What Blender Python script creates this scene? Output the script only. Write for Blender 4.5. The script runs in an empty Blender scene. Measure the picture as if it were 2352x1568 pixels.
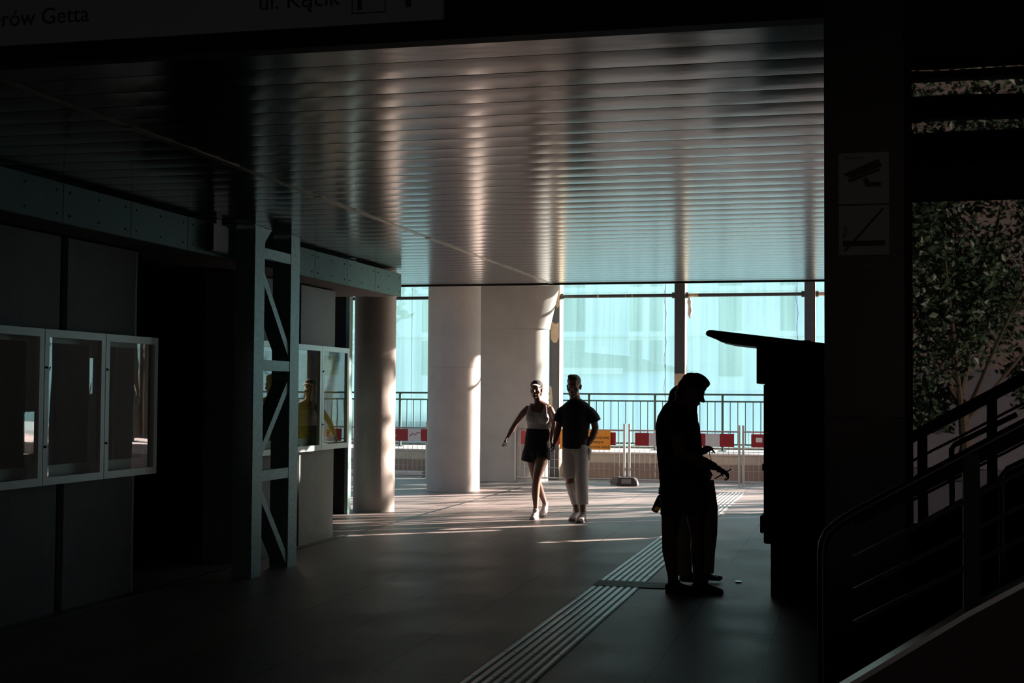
import bpy, bmesh, math, random
from mathutils import Vector as V, Matrix, Quaternion
C = bpy.context.scene
COL = C.collection
R = math.radians
random.seed(7)

# ---------------------------------------------------------------- camera, sky, sun, exposure
F_PX = 3180.0
pitch = math.atan(119/F_PX); roll = 0.0065; yaw = math.atan(784/F_PX)
Fw = V((-math.sin(yaw)*math.cos(pitch), math.cos(yaw)*math.cos(pitch), math.sin(pitch)))
R0 = V((math.cos(yaw), math.sin(yaw), 0)); U0 = R0.cross(Fw)
Rt = R0*math.cos(roll)+U0*math.sin(roll); Up = -R0*math.sin(roll)+U0*math.cos(roll)
cd = bpy.data.cameras.new('camera'); cam = bpy.data.objects.new('camera', cd); COL.objects.link(cam)
m = Matrix((Rt, Up, -Fw)).transposed().to_4x4(); m.translation = V((0, 0, 1.6)); cam.matrix_world = m
cd.sensor_width = 36; cd.lens = F_PX/2352*36; cd.clip_end = 500; cd.clip_start = .05
C.camera = cam
C.view_settings.view_transform = 'Standard'; C.view_settings.look = 'None'
C.view_settings.gamma = 1; C.view_settings.use_curve_mapping = False
C.view_settings.exposure = 0.0

SUN_AZ, SUN_EL = R(53), R(16)
w = bpy.data.worlds.new('world'); C.world = w; w.use_nodes = True
nt = w.node_tree; nt.nodes.clear()
sky = nt.nodes.new('ShaderNodeTexSky'); sky.sky_type = 'NISHITA'; sky.sun_disc = False
sky.sun_elevation = R(24); sky.sun_rotation = SUN_AZ; sky.air_density = 1; sky.dust_density = 1.5
bg = nt.nodes.new('ShaderNodeBackground'); bg.inputs[1].default_value = .27
wo = nt.nodes.new('ShaderNodeOutputWorld')
nt.links.new(sky.outputs[0], bg.inputs[0]); nt.links.new(bg.outputs[0], wo.inputs[0])
sd = bpy.data.lights.new('sun', 'SUN'); sd.energy = 42; sd.angle = R(.53); sd.color = (1, .80, .69)
sun = bpy.data.objects.new('sun', sd); COL.objects.link(sun)
sdir = V((math.sin(SUN_AZ)*math.cos(SUN_EL), math.cos(SUN_AZ)*math.cos(SUN_EL), math.sin(SUN_EL)))
sun.rotation_euler = sdir.to_track_quat('Z', 'Y').to_euler(); sun.location = (20, 30, 20)

# ---------------------------------------------------------------- helpers
def srgb(r, g, b):
    f = lambda c: (c/255/12.92) if c/255 <= .04045 else ((c/255+.055)/1.055)**2.4
    return (f(r), f(g), f(b), 1)
def mat(name, col, rough=.6, metal=0., noise=0., nscale=6., bump=0., bscale=40., spec=.5, col2=None, stretch=None):
    m = bpy.data.materials.new(name); m.use_nodes = True
    t = m.node_tree; p = t.nodes['Principled BSDF']
    c = col if len(col) == 4 else (*col, 1)
    p.inputs['Base Color'].default_value = c
    p.inputs['Roughness'].default_value = rough; p.inputs['Metallic'].default_value = metal
    p.inputs['Specular IOR Level'].default_value = spec
    tc = t.nodes.new('ShaderNodeTexCoord'); mp = t.nodes.new('ShaderNodeMapping')
    t.links.new(tc.outputs['Object'], mp.inputs[0])
    if stretch: mp.inputs['Scale'].default_value = stretch
    if noise or col2:
        n = t.nodes.new('ShaderNodeTexNoise'); n.inputs['Scale'].default_value = nscale; n.inputs['Detail'].default_value = 6
        n.inputs['Roughness'].default_value = .65
        t.links.new(mp.outputs[0], n.inputs[0])
        r = t.nodes.new('ShaderNodeValToRGB')
        a = col2 if col2 else tuple(x*(1-noise) for x in c[:3])
        b = c if col2 else tuple(min(1, x*(1+noise)) for x in c[:3])
        r.color_ramp.elements[0].color = (*a[:3], 1); r.color_ramp.elements[1].color = (*b[:3], 1)
        r.color_ramp.elements[0].position = .3; r.color_ramp.elements[1].position = .7
        t.links.new(n.outputs[0], r.inputs[0]); t.links.new(r.outputs[0], p.inputs['Base Color'])
    if bump:
        n2 = t.nodes.new('ShaderNodeTexNoise'); n2.inputs['Scale'].default_value = bscale; n2.inputs['Detail'].default_value = 4
        t.links.new(mp.outputs[0], n2.inputs[0])
        bp = t.nodes.new('ShaderNodeBump'); bp.inputs['Strength'].default_value = bump; bp.inputs['Distance'].default_value = .01
        t.links.new(n2.outputs[0], bp.inputs['Height']); t.links.new(bp.outputs[0], p.inputs['Normal'])
    return m
def glass_mat(name, ior=2.2, tint=(.95, 1, .98)):
    m = bpy.data.materials.new(name); m.use_nodes = True; t = m.node_tree; t.nodes.clear()
    o = t.nodes.new('ShaderNodeOutputMaterial'); mx = t.nodes.new('ShaderNodeMixShader')
    fr = t.nodes.new('ShaderNodeFresnel'); fr.inputs[0].default_value = ior
    tr = t.nodes.new('ShaderNodeBsdfTransparent'); tr.inputs[0].default_value = (*tint, 1)
    gl = t.nodes.new('ShaderNodeBsdfGlossy'); gl.inputs['Roughness'].default_value = .01
    n = t.nodes.new('ShaderNodeTexNoise'); n.inputs['Scale'].default_value = 1.1; tc = t.nodes.new('ShaderNodeTexCoord')
    bp = t.nodes.new('ShaderNodeBump'); bp.inputs['Strength'].default_value = .12; bp.inputs['Distance'].default_value = .01
    t.links.new(tc.outputs['Object'], n.inputs[0]); t.links.new(n.outputs[0], bp.inputs['Height'])
    t.links.new(bp.outputs[0], gl.inputs['Normal'])
    ge = t.nodes.new('ShaderNodeNewGeometry'); sb_ = t.nodes.new('ShaderNodeMath'); sb_.operation = 'SUBTRACT'; sb_.inputs[0].default_value = 1
    t.links.new(ge.outputs['Backfacing'], sb_.inputs[1]); ml = t.nodes.new('ShaderNodeMath'); ml.operation = 'MULTIPLY'
    t.links.new(fr.outputs[0], ml.inputs[0]); t.links.new(sb_.outputs[0], ml.inputs[1])
    t.links.new(ml.outputs[0], mx.inputs[0]); t.links.new(tr.outputs[0], mx.inputs[1]); t.links.new(gl.outputs[0], mx.inputs[2])
    t.links.new(mx.outputs[0], o.inputs[0]); return m

def box(bm, x0, x1, y0, y1, z0, z1):
    vs = [bm.verts.new((x, y, z)) for z in (z0, z1) for x, y in ((x0, y0), (x1, y0), (x1, y1), (x0, y1))]
    for f in ((3, 2, 1, 0), (4, 5, 6, 7), (0, 1, 5, 4), (1, 2, 6, 5), (2, 3, 7, 6), (3, 0, 4, 7)):
        bm.faces.new([vs[i] for i in f])
    return bm
def B(*a):
    bm = bmesh.new()
    if a:
        for q in (a if isinstance(a[0], (tuple, list)) else (a,)): box(bm, *q)
    return bm
def bar(bm, a, b, wx, wy, ref=V((0, 1, 0))):
    """rectangular bar from a to b, wx across (perpendicular to ref), wy along ref"""
    a, b = V(a), V(b); t = (b-a).normalized(); s = t.cross(ref)
    if s.length < 1e-5: ref = V((1, 0, 0)); s = t.cross(ref)
    s.normalize(); r = s.cross(t).normalized()
    vs = []
    for p in (a, b):
        for i, j in ((-1, -1), (1, -1), (1, 1), (-1, 1)): vs.append(bm.verts.new(p+s*i*wx/2+r*j*wy/2))
    for f in ((3, 2, 1, 0), (4, 5, 6, 7), (0, 1, 5, 4), (1, 2, 6, 5), (2, 3, 7, 6), (3, 0, 4, 7)):
        bm.faces.new([vs[i] for i in f])
def tube(bm, pts, rad, seg=10, cap=True):
    pts = [V(p) for p in pts]; rings = []
    rads = rad if isinstance(rad, (list, tuple)) else [rad]*len(pts)
    t0 = (pts[1]-pts[0]).normalized(); ref = V((0, 0, 1)) if abs(t0.z) < .9 else V((0, 1, 0))
    n = t0.cross(ref).normalized()
    for i, p in enumerate(pts):
        t = (pts[min(i+1, len(pts)-1)]-pts[max(i-1, 0)]).normalized()
        n = (n-t*n.dot(t)).normalized(); b = t.cross(n)
        rings.append([bm.verts.new(p+(n*math.cos(k*2*math.pi/seg)+b*math.sin(k*2*math.pi/seg))*rads[i]) for k in range(seg)])
    for i in range(len(rings)-1):
        for k in range(seg):
            bm.faces.new((rings[i][k], rings[i][(k+1) % seg], rings[i+1][(k+1) % seg], rings[i+1][k]))
    if cap:
        bm.faces.new(rings[0][::-1]); bm.faces.new(rings[-1])
def prism(bm, poly, a, b, axis='Y'):
    """extrude polygon; axis Y: poly in (x,z); axis X: poly in (y,z); axis Z: poly in (x,y)"""
    f = {'Y': lambda p, q: (p[0], q, p[1]), 'X': lambda p, q: (q, p[0], p[1]), 'Z': lambda p, q: (p[0], p[1], q)}[axis]
    A = [bm.verts.new(f(p, a)) for p in poly]; Bv = [bm.verts.new(f(p, b)) for p in poly]; n = len(poly)
    bm.faces.new(A); bm.faces.new(Bv[::-1])
    for i in range(n): bm.faces.new((A[i], Bv[i], Bv[(i+1) % n], A[(i+1) % n]))
def obj(name, bm, m, parent=None, smooth=False, bevel=0, kind=None, origin=None):
    bmesh.ops.recalc_face_normals(bm, faces=bm.faces)
    if bevel:
        bmesh.ops.bevel(bm, geom=[e for e in bm.edges if e.calc_face_angle(0) > .6], offset=bevel, segments=2, affect='EDGES', clamp_overlap=True)
    me = bpy.data.meshes.new(name)
    if parent is not None: o0 = parent.matrix_world.translation.copy() if parent.get('_w') is None else V(parent['_w'])
    elif origin is not None: o0 = V(origin)
    else:
        xs = [v.co for v in bm.verts]
        o0 = V(((min(v.x for v in xs)+max(v.x for v in xs))/2, (min(v.y for v in xs)+max(v.y for v in xs))/2, min(v.z for v in xs)))
    bmesh.ops.translate(bm, verts=bm.verts, vec=-o0)
    bm.to_mesh(me); bm.free(); me.materials.append(m)
    if smooth:
        for p in me.polygons: p.use_smooth = True
        try: me.set_sharp_from_angle(angle=R(40))
        except Exception: pass
    o = bpy.data.objects.new(name, me); COL.objects.link(o)
    WP[o.name] = o0
    if parent is not None: o.parent = parent
    else: o.location = o0
    if kind: o['kind'] = kind
    return o
WP = {}
def sub(name, bm, m, parent, **k):
    """child of a part: keeps world coordinates of the thing's root"""
    root = parent
    while root.parent: root = root.parent
    bmesh.ops.recalc_face_normals(bm, faces=bm.faces)
    me = bpy.data.meshes.new(name); bmesh.ops.translate(bm, verts=bm.verts, vec=-root.location)
    bm.to_mesh(me); bm.free(); me.materials.append(m)
    o = bpy.data.objects.new(name, me); COL.objects.link(o); o.parent = parent
    if k.get('smooth'):
        for p in me.polygons: p.use_smooth = True
    return o
def thing(name, label, cat, loc, group=None):
    o = bpy.data.objects.new(name, None); COL.objects.link(o); o.location = loc; o.empty_display_size = .1
    o['label'] = label; o['category'] = cat
    if group: o['group'] = group
    bpy.context.view_layer.update()
    return o
def tag(o, label, cat, group=None):
    o['label'] = label; o['category'] = cat
    if group: o['group'] = group
    return o
def part(name, bm, m, parent, **k):
    """part of a thing whose empty is unrotated: mesh given in world coordinates"""
    bmesh.ops.recalc_face_normals(bm, faces=bm.faces)
    bevel = k.get('bevel', 0)
    if bevel:
        bmesh.ops.bevel(bm, geom=[e for e in bm.edges if e.calc_face_angle(0) > .6], offset=bevel, segments=2, affect='EDGES', clamp_overlap=True)
    root = parent
    while root.parent: root = root.parent
    me = bpy.data.meshes.new(name); bmesh.ops.translate(bm, verts=bm.verts, vec=-root.location)
    bm.to_mesh(me); bm.free(); me.materials.append(m)
    o = bpy.data.objects.new(name, me); COL.objects.link(o); o.parent = parent
    if k.get('smooth'):
        for p in me.polygons: p.use_smooth = True
        try: me.set_sharp_from_angle(angle=R(40))
        except Exception: pass
    if k.get('label'): o['label'] = k['label']
    return o
def text_bm(s, size, loc, rot=(R(90), 0, 0), align='LEFT', ext=.001):
    cu = bpy.data.curves.new('t', 'FONT'); cu.body = s; cu.size = size; cu.extrude = ext; cu.align_x = align
    o = bpy.data.objects.new('t', cu); COL.objects.link(o); o.location = loc; o.rotation_euler = rot
    bpy.context.view_layer.update()
    me = bpy.data.meshes.new_from_object(o.evaluated_get(bpy.context.evaluated_depsgraph_get()))
    bm = bmesh.new(); bm.from_mesh(me); bm.transform(o.matrix_world)
    bpy.data.objects.remove(o); bpy.data.meshes.remove(me)
    return bm

# ---------------------------------------------------------------- materials
M = {}
M['concrete'] = mat('concrete', (.40, .37, .34), .75, noise=.16, nscale=2.2, bump=.25, bscale=60)
M['concrete_column'] = mat('column_concrete', (.33, .30, .275), .7, noise=.12, nscale=1.6, bump=.15, bscale=50)
M['wall_concrete'] = mat('wall_concrete', (.12, .15, .15), .55, noise=.25, nscale=1.5, bump=.2, bscale=30)
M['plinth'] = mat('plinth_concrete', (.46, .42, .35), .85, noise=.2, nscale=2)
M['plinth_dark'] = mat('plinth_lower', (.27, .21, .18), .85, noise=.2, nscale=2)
M['ledge'] = mat('ledge_pale', (.62, .56, .54), .8, noise=.1)
M['panel'] = mat('fascia_panel', (.19, .50, .46), .5, noise=.1, nscale=4)  # teal tint stands in for light coming through the netting
M['soffit'] = mat('soffit', (.16, .13, .12), .6)
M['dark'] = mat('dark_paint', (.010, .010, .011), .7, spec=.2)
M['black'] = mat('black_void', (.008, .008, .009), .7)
M['steel_dark'] = mat('steel_dark', (.035, .035, .04), .45, noise=.3, nscale=20)
M['rail_green'] = mat('railing_green', (.03, .075, .065), .5)
M['galv'] = mat('galvanised', (.18, .31, .31), .42, metal=.55, noise=.25, nscale=25, bump=.1, bscale=80)  # teal in the zinc paints in the netting's light
M['fence_metal'] = mat('fence_metal', (.42, .40, .38), .4, metal=.7)
M['alu'] = mat('aluminium_frame', (.48, .58, .56), .38, metal=.5)
M['red'] = mat('barrier_red', (.30, .010, .015), .5)
M['white'] = mat('barrier_white', (.62, .58, .58), .5, noise=.06, nscale=12)
M['orange'] = mat('orange_board', (.80, .30, .02), .5)
M['ink'] = mat('ink', (.02, .015, .01), .6)
M['sticker'] = mat('sticker', (.7, .62, .6), .5)
M['foot'] = mat('fence_foot_concrete', (.20, .18, .17), .85, noise=.2)
M['footdark'] = mat('fence_foot_rubber', (.03, .03, .03), .6)
M['signplate'] = mat('sign_plate', (.26, .34, .42), .5)
M['signplate2'] = mat('pictogram_plate', (.24, .29, .31), .5)
M['brass'] = mat('gap_trim', (.42, .36, .25), .3, metal=.6, noise=.2, nscale=3)
M['glass'] = glass_mat('case_glass', 2.9)
M['winglass'] = glass_mat('window_glass', 1.6, (.8, .9, .88))
M['cream'] = mat('primer_sunlit_cream', (.42, .31, .20), .7, noise=.12, nscale=10)
M['poster'] = None

def poster_mat():
    m = mat('timetable_yellow', (.30, .24, .03), .8); t = m.node_tree; p = t.nodes['Principled BSDF']
    tc = t.nodes.new('ShaderNodeTexCoord'); mp = t.nodes.new('ShaderNodeMapping')
    mp.inputs['Rotation'].default_value = (0, R(90), 0)
    br = t.nodes.new('ShaderNodeTexBrick'); br.offset = 0
    br.inputs['Scale'].default_value = 1; br.inputs['Brick Width'].default_value = .16; br.inputs['Row Height'].default_value = .022
    br.inputs['Mortar Size'].default_value = .0022
    br.inputs['Color1'].default_value = (.78, .62, .06, 1); br.inputs['Color2'].default_value = (.70, .55, .05, 1); br.inputs['Mortar'].default_value = (.25, .19, .03, 1)
    sx = t.nodes.new('ShaderNodeSeparateXYZ'); cb = t.nodes.new('ShaderNodeCombineXYZ')
    t.links.new(tc.outputs['Object'], sx.inputs[0]); t.links.new(sx.outputs[1], cb.inputs[0]); t.links.new(sx.outputs[2], cb.inputs[1])
    t.links.new(cb.outputs[0], br.inputs[0]); t.links.new(br.outputs[0], p.inputs['Base Color']); return m
M['poster'] = poster_mat()
M['notice_shaded'] = mat('notice_shaded', (.13, .12, .115), .8, noise=.2, nscale=3)  # grey instead of timetable yellow paints in the shade of the near cases
M['screen'] = mat('gobo_wall', (.06, .06, .06), .8)
M['rubble'] = mat('rubble', (.16, .15, .12), .9, noise=.7, nscale=9)
M['foil'] = mat('foil', (.8, .85, .85), .25, metal=.8)

def floor_mat():
    m = mat('paving', (.3, .28, .27), .5); t = m.node_tree; p = t.nodes['Principled BSDF']
    tc = t.nodes.new('ShaderNodeTexCoord'); sx = t.nodes.new('ShaderNodeSeparateXYZ'); cb = t.nodes.new('ShaderNodeCombineXYZ')
    t.links.new(tc.outputs['Object'], sx.inputs[0])
    lt = t.nodes.new('ShaderNodeMath'); lt.operation = 'LESS_THAN'; lt.inputs[1].default_value = -1.9
    mu = t.nodes.new('ShaderNodeMath'); mu.operation = 'MULTIPLY_ADD'; mu.inputs[1].default_value = .33
    t.links.new(sx.outputs[0], lt.inputs[0]); t.links.new(lt.outputs[0], mu.inputs[0]); t.links.new(sx.outputs[0], mu.inputs[2])
    ad = t.nodes.new('ShaderNodeMath'); ad.inputs[1].default_value = 61*.61-.37+.89
    t.links.new(mu.outputs[0], ad.inputs[0])
    ay = t.nodes.new('ShaderNodeMath'); ay.inputs[1].default_value = 92-8.55+.0
    t.links.new(sx.outputs[1], ay.inputs[0])
    t.links.new(ay.outputs[0], cb.inputs[0]); t.links.new(ad.outputs[0], cb.inputs[1])
    br = t.nodes.new('ShaderNodeTexBrick'); br.offset = .5; br.inputs['Scale'].default_value = 1
    br.inputs['Brick Width'].default_value = 1.84; br.inputs['Row Height'].default_value = .61; br.inputs['Mortar Size'].default_value = .005
    br.inputs['Color1'].default_value = (.225, .20, .19, 1); br.inputs['Color2'].default_value = (.175, .157, .152, 1); br.inputs['Mortar'].default_value = (.04, .035, .035, 1)
    t.links.new(cb.outputs[0], br.inputs[0])
    n = t.nodes.new('ShaderNodeTexNoise'); n.inputs['Scale'].default_value = 90; n.inputs['Detail'].default_value = 8
    t.links.new(tc.outputs['Object'], n.inputs[0])
    n3 = t.nodes.new('ShaderNodeTexNoise'); n3.inputs['Scale'].default_value = 1.3; n3.inputs['Detail'].default_value = 5
    t.links.new(tc.outputs['Object'], n3.inputs[0])
    mx = t.nodes.new('ShaderNodeMix'); mx.data_type = 'RGBA'; mx.blend_type = 'OVERLAY'; mx.inputs[0].default_value = .55
    t.links.new(br.outputs[0], mx.inputs[6]); t.links.new(n.outputs[0], mx.inputs[7])
    mx2 = t.nodes.new('ShaderNodeMix'); mx2.data_type = 'RGBA'; mx2.blend_type = 'OVERLAY'; mx2.inputs[0].default_value = .45
    t.links.new(mx.outputs[2], mx2.inputs[6]); t.links.new(n3.outputs[0], mx2.inputs[7])
    t.links.new(mx2.outputs[2], p.inputs['Base Color'])
    bp = t.nodes.new('ShaderNodeBump'); bp.inputs['Strength'].default_value = .3; bp.inputs['Distance'].default_value = .004
    t.links.new(n.outputs[0], bp.inputs['Height']); t.links.new(bp.outputs[0], p.inputs['Normal'])
    mr = t.nodes.new('ShaderNodeMapRange'); mr.inputs[3].default_value = .38; mr.inputs[4].default_value = .62
    t.links.new(n3.outputs[0], mr.inputs[0]); t.links.new(mr.outputs[0], p.inputs['Roughness'])
    return m
M['floor'] = floor_mat()

def ceil_mat():
    m = mat('ceiling_slats', (.083, .073, .071), .165, metal=.65); t = m.node_tree; p = t.nodes['Principled BSDF']
    tc = t.nodes.new('ShaderNodeTexCoord'); mp = t.nodes.new('ShaderNodeMapping'); mp.inputs['Scale'].default_value = (1.2, 2.5, 1)
    n = t.nodes.new('ShaderNodeTexNoise'); n.inputs['Scale'].default_value = 2.2; n.inputs['Detail'].default_value = 2
    t.links.new(tc.outputs['Object'], mp.inputs[0]); t.links.new(mp.outputs[0], n.inputs[0])
    bp = t.nodes.new('ShaderNodeBump'); bp.inputs['Strength'].default_value = .16; bp.inputs['Distance'].default_value = .01
    t.links.new(n.outputs[0], bp.inputs['Height']); t.links.new(bp.outputs[0], p.inputs['Normal'])
    return m
M['ceiling'] = ceil_mat()

def net_mat():
    m = bpy.data.materials.new('debris_netting'); m.use_nodes = True; t = m.node_tree; t.nodes.clear()
    o = t.nodes.new('ShaderNodeOutputMaterial')
    tc = t.nodes.new('ShaderNodeTexCoord'); mp = t.nodes.new('ShaderNodeMapping'); mp.inputs['Scale'].default_value = (9, 1, .15)
    n = t.nodes.new('ShaderNodeTexNoise'); n.inputs['Scale'].default_value = 1.5; n.inputs['Detail'].default_value = 6; n.inputs['Roughness'].default_value = .7
    t.links.new(tc.outputs['Object'], mp.inputs[0]); t.links.new(mp.outputs[0], n.inputs[0])
    r = t.nodes.new('ShaderNodeValToRGB'); r.color_ramp.elements[0].position = .3; r.color_ramp.elements[1].position = .7
    r.color_ramp.elements[0].color = (.15, .34, .36, 1); r.color_ramp.elements[1].color = (.22, .46, .49, 1)
    t.links.new(n.outputs[0], r.inputs[0])
    tl = t.nodes.new('ShaderNodeBsdfTranslucent'); df = t.nodes.new('ShaderNodeBsdfDiffuse'); tr = t.nodes.new('ShaderNodeBsdfTransparent')
    tr.inputs[0].default_value = (.80, .97, 1, 1)
    t.links.new(r.outputs[0], tl.inputs[0]); t.links.new(r.outputs[0], df.inputs[0])
    m1 = t.nodes.new('ShaderNodeMixShader'); m1.inputs[0].default_value = .3
    t.links.new(tl.outputs[0], m1.inputs[1]); t.links.new(df.outputs[0], m1.inputs[2])
    m2 = t.nodes.new('ShaderNodeMixShader'); m2.inputs[0].default_value = .64
    t.links.new(m1.outputs[0], m2.inputs[1]); t.links.new(tr.outputs[0], m2.inputs[2])
    t.links.new(m2.outputs[0], o.inputs[0]); return m
M['net'] = net_mat()
M['rope'] = mat('lacing_rope', (.25, .22, .40), .7)
M['bldg'] = mat('building_render', (.80, .84, .84), .8, noise=.05)
M['house_wall'] = mat('house_wall', (.50, .55, .80), .8)
M['bldg_win'] = mat('building_window', (.05, .10, .12), .3)
M['roofblue'] = mat('house_roof', (.02, .03, .06), .6)
M['street'] = mat('street', (.35, .33, .32), .8, noise=.1)
M['asphalt'] = mat('asphalt', (.075, .07, .085), .8, noise=.2)
M['leaf'] = mat('leaves', (.022, .045, .020), .5, noise=.4, nscale=3)
M['leaf2'] = mat('leaves_olive', (.06, .07, .025), .5, noise=.4, nscale=3)
M['bark'] = mat('bark', (.06, .045, .03), .9, noise=.3)
M['brickwall'] = mat('far_plaster', (.11, .085, .075), .85, noise=.2)

# ---------------------------------------------------------------- setting
CZ = 3.04
obj('floor', B(-16, 12, -8, 26.2, -.2, 0), M['floor'], kind='structure', origin=(0, 0, 0))
# drainage gap along the left wall
obj('trim_1', B(-5.53, -5.47, 3, 23, -.05, .003), M['steel_dark'], kind='structure')
# ceiling slats: one mesh, real profile, split by the lengthways gap
def slats(bm, x0, x1, y0, n, p=.30):
    for i in range(n):
        a = y0+i*p; K = 6
        prof = []
        for k in range(K+1):
            u = k/K; prof.append((a+.006+u*(p-.012), CZ-.0022*(1-(2*u-1)**2)))
        poly = prof+[(a+p-.006, CZ+.03), (a+.006, CZ+.03)]
        prism(bm, poly, x0, x1, 'X')
bm = bmesh.new(); slats(bm, -6.6, -3.86, 5.7, 40); slats(bm, -3.80, .25, 5.7, 40)
box(bm, -6.6, -3.86, 5.40, 5.69, CZ-.002, CZ+.03); box(bm, -3.80, .25, 5.40, 5.69, CZ-.002, CZ+.03)
box(bm, -6.6, .25, 17.69, 17.72, CZ-.02, CZ+.2)
obj('ceiling', bm, M['ceiling'], kind='structure', smooth=True)
bm = bmesh.new()
for i in range(9): box(bm, -3.858, -3.802, 5.4+i*1.37, 5.4+i*1.37+1.36, CZ-.003-.004*(i % 2), CZ+.02)
obj('trim_2', bm, M['brass'], kind='structure')
obj('sky_block_slab', B((-8, .5, 5.43, 17.69, CZ+.05, CZ+.45)), M['concrete'], kind='structure')  # unseen slab added above the thin slats to shut out sky light
# left wall in two pieces with a passage between, each with a rounded end towards the passage
def wallpiece(bm, y0, y1, round_end=True, x=-5.6, t=.35, z1=2.72):
    r = .10; poly = [(x-t, y0), (x, y0)]
    for k in range(7):
        a = math.pi/2*k/6; poly.append((x-r+r*math.cos(a), y1-r+r*math.sin(a)))
    poly += [(x-t, y1)]
    prism(bm, poly, 0, z1, 'Z')
bm = bmesh.new()
box(bm, -5.95, -5.6, -6, 8.97, 0, 2.72); wallpiece(bm, 9.07, 10.16); box(bm, -5.95, -5.72, 8.97, 9.07, 0, 2.72)
wallpiece(bm, 12.0, 13.38); wallpiece(bm, 13.50, 14.56); box(bm, -5.95, -5.72, 13.38, 13.5, 0, 2.72)
obj('wall_left', bm, M['wall_concrete'], kind='structure')
# dark recess behind the passage and beyond
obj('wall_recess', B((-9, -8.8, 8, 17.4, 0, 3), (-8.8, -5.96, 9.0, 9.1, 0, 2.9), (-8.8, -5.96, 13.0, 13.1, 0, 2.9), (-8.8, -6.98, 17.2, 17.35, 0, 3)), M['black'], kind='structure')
obj('soffit_left', B((-8.9, -5.23, -6, 15.55, 2.74, 2.80)), M['soffit'], kind='structure')
# lintel, and an unseen roof added to keep the camera end dark
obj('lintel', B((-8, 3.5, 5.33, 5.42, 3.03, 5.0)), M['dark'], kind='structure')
obj('roof_shade', B((-8, 5, -4, 5.33, 4.95, 5.15)), M['dark'], kind='structure')
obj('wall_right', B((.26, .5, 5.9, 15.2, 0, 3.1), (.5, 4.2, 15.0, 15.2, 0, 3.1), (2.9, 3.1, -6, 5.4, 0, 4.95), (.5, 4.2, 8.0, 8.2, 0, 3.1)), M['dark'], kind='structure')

# fascia of riveted panels
fa = thing('fascia', 'long panelled fascia, coloured teal for the netting light, under the ceiling along the left wall', 'fascia', (-5.3, 10, 2.74))
ys = [15.59-.905*k for k in range(15)]
for k in range(14):
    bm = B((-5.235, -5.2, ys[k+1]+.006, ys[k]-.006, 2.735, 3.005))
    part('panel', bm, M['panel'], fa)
for k in range(14):
    for yy in (ys[k]-.08, (ys[k]+ys[k+1])/2, ys[k+1]+.08):
        for zz in (2.79, 2.95):
            bm = bmesh.new(); tube(bm, [(-5.2, yy, zz), (-5.195, yy, zz)], .007, 8); part('rivet', bm, M['dark'], fa)
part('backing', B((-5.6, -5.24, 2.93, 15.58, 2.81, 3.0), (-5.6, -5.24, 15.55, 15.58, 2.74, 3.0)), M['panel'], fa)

# ---------------------------------------------------------------- columns
def cylinder(bm, x, y, r, z0, z1, seg=64):
    poly = [(x+r*math.cos(2*math.pi*k/seg), y+r*math.sin(2*math.pi*k/seg)) for k in range(seg)]
    prism(bm, poly, z0, z1, 'Z')
def column(x, y, r, zt, zj, label):
    t = thing('concrete_column', label, 'column', (x, y, 0), 'round concrete columns')
    bm = bmesh.new(); cylinder(bm, x, y, r, 0, zj-.003); cylinder(bm, x, y, r-.006, zj-.003, zj+.003)
    cylinder(bm, x, y, r, zj+.003, zt); part('shaft', bm, M['concrete_column'], t, smooth=True)
column(-6.30, 17.80, .28, 4.2, 2.03, 'slimmer round concrete column beside the right-hand display cases')
column(-6.40, 21.98, .435, 4.2, 2.02, 'thick round concrete column in the middle, lit in patches on its right side')
# oblong pier with flared head
def rrect(x0, x1, y0, y1, r, n=10):
    p = []
    for cx, cy, a0 in ((x1-r, y0+r, -90), (x1-r, y1-r, 0), (x0+r, y1-r, 90), (x0+r, y0+r, 180)):
        for k in range(n+1):
            a = R(a0+90*k/n); p.append((cx+r*math.cos(a), cy+r*math.sin(a)))
    return p
def loft_polys(bm, polys):
    rings = [[bm.verts.new(v) for v in P] for P in polys]; n = len(rings[0])
    for a, b in zip(rings, rings[1:]):
        for i in range(n): bm.faces.new((a[i], a[(i+1) % n], b[(i+1) % n], b[i]))
    bm.faces.new(rings[0][::-1]); bm.faces.new(rings[-1])
pr = thing('bridge_pier', 'wide rounded concrete pier with a flared head behind the walking couple', 'pier', (-6.4, 24.8, 0))
bm = bmesh.new(); q = lambda e, z, f=0: [(x, y, z) for x, y in rrect(-7.35, -5.44+e, 24.42-f, 25.27, .42)]
loft_polys(bm, [q(0, 0), q(0, 2.78)]); part('shaft', bm, M['concrete_column'], pr, smooth=True)
bm = bmesh.new(); q2 = lambda e, z: [(x, y, z) for x, y in rrect(-7.35-e, -5.44+e, 24.40, 25.28, .38)]
loft_polys(bm, [q2(.01, 2.78), q2(.06, 3.0), q2(.20, 3.62), q2(.36, 4.2)]); part('flared_head', bm, M['concrete_column'], pr, smooth=True)
obj('bridge_deck', B((-20, -.4, 18.2, 26.4, 4.2, 5.2)), M['concrete'], kind='structure')

# black panel beside column
pn = thing('black_panel', 'tall black panel with a steel edge strip left of the slimmer column', 'panel', (-6.7, 17.25, 0))
part('sheet', B((-6.98, -6.50, 17.22, 17.30, 0, 3.0)), M['black'], pn)
part('edge_strip', B((-6.498, -6.45, 17.20, 17.32, 0, 3.0)), M['galv'], pn)

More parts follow.
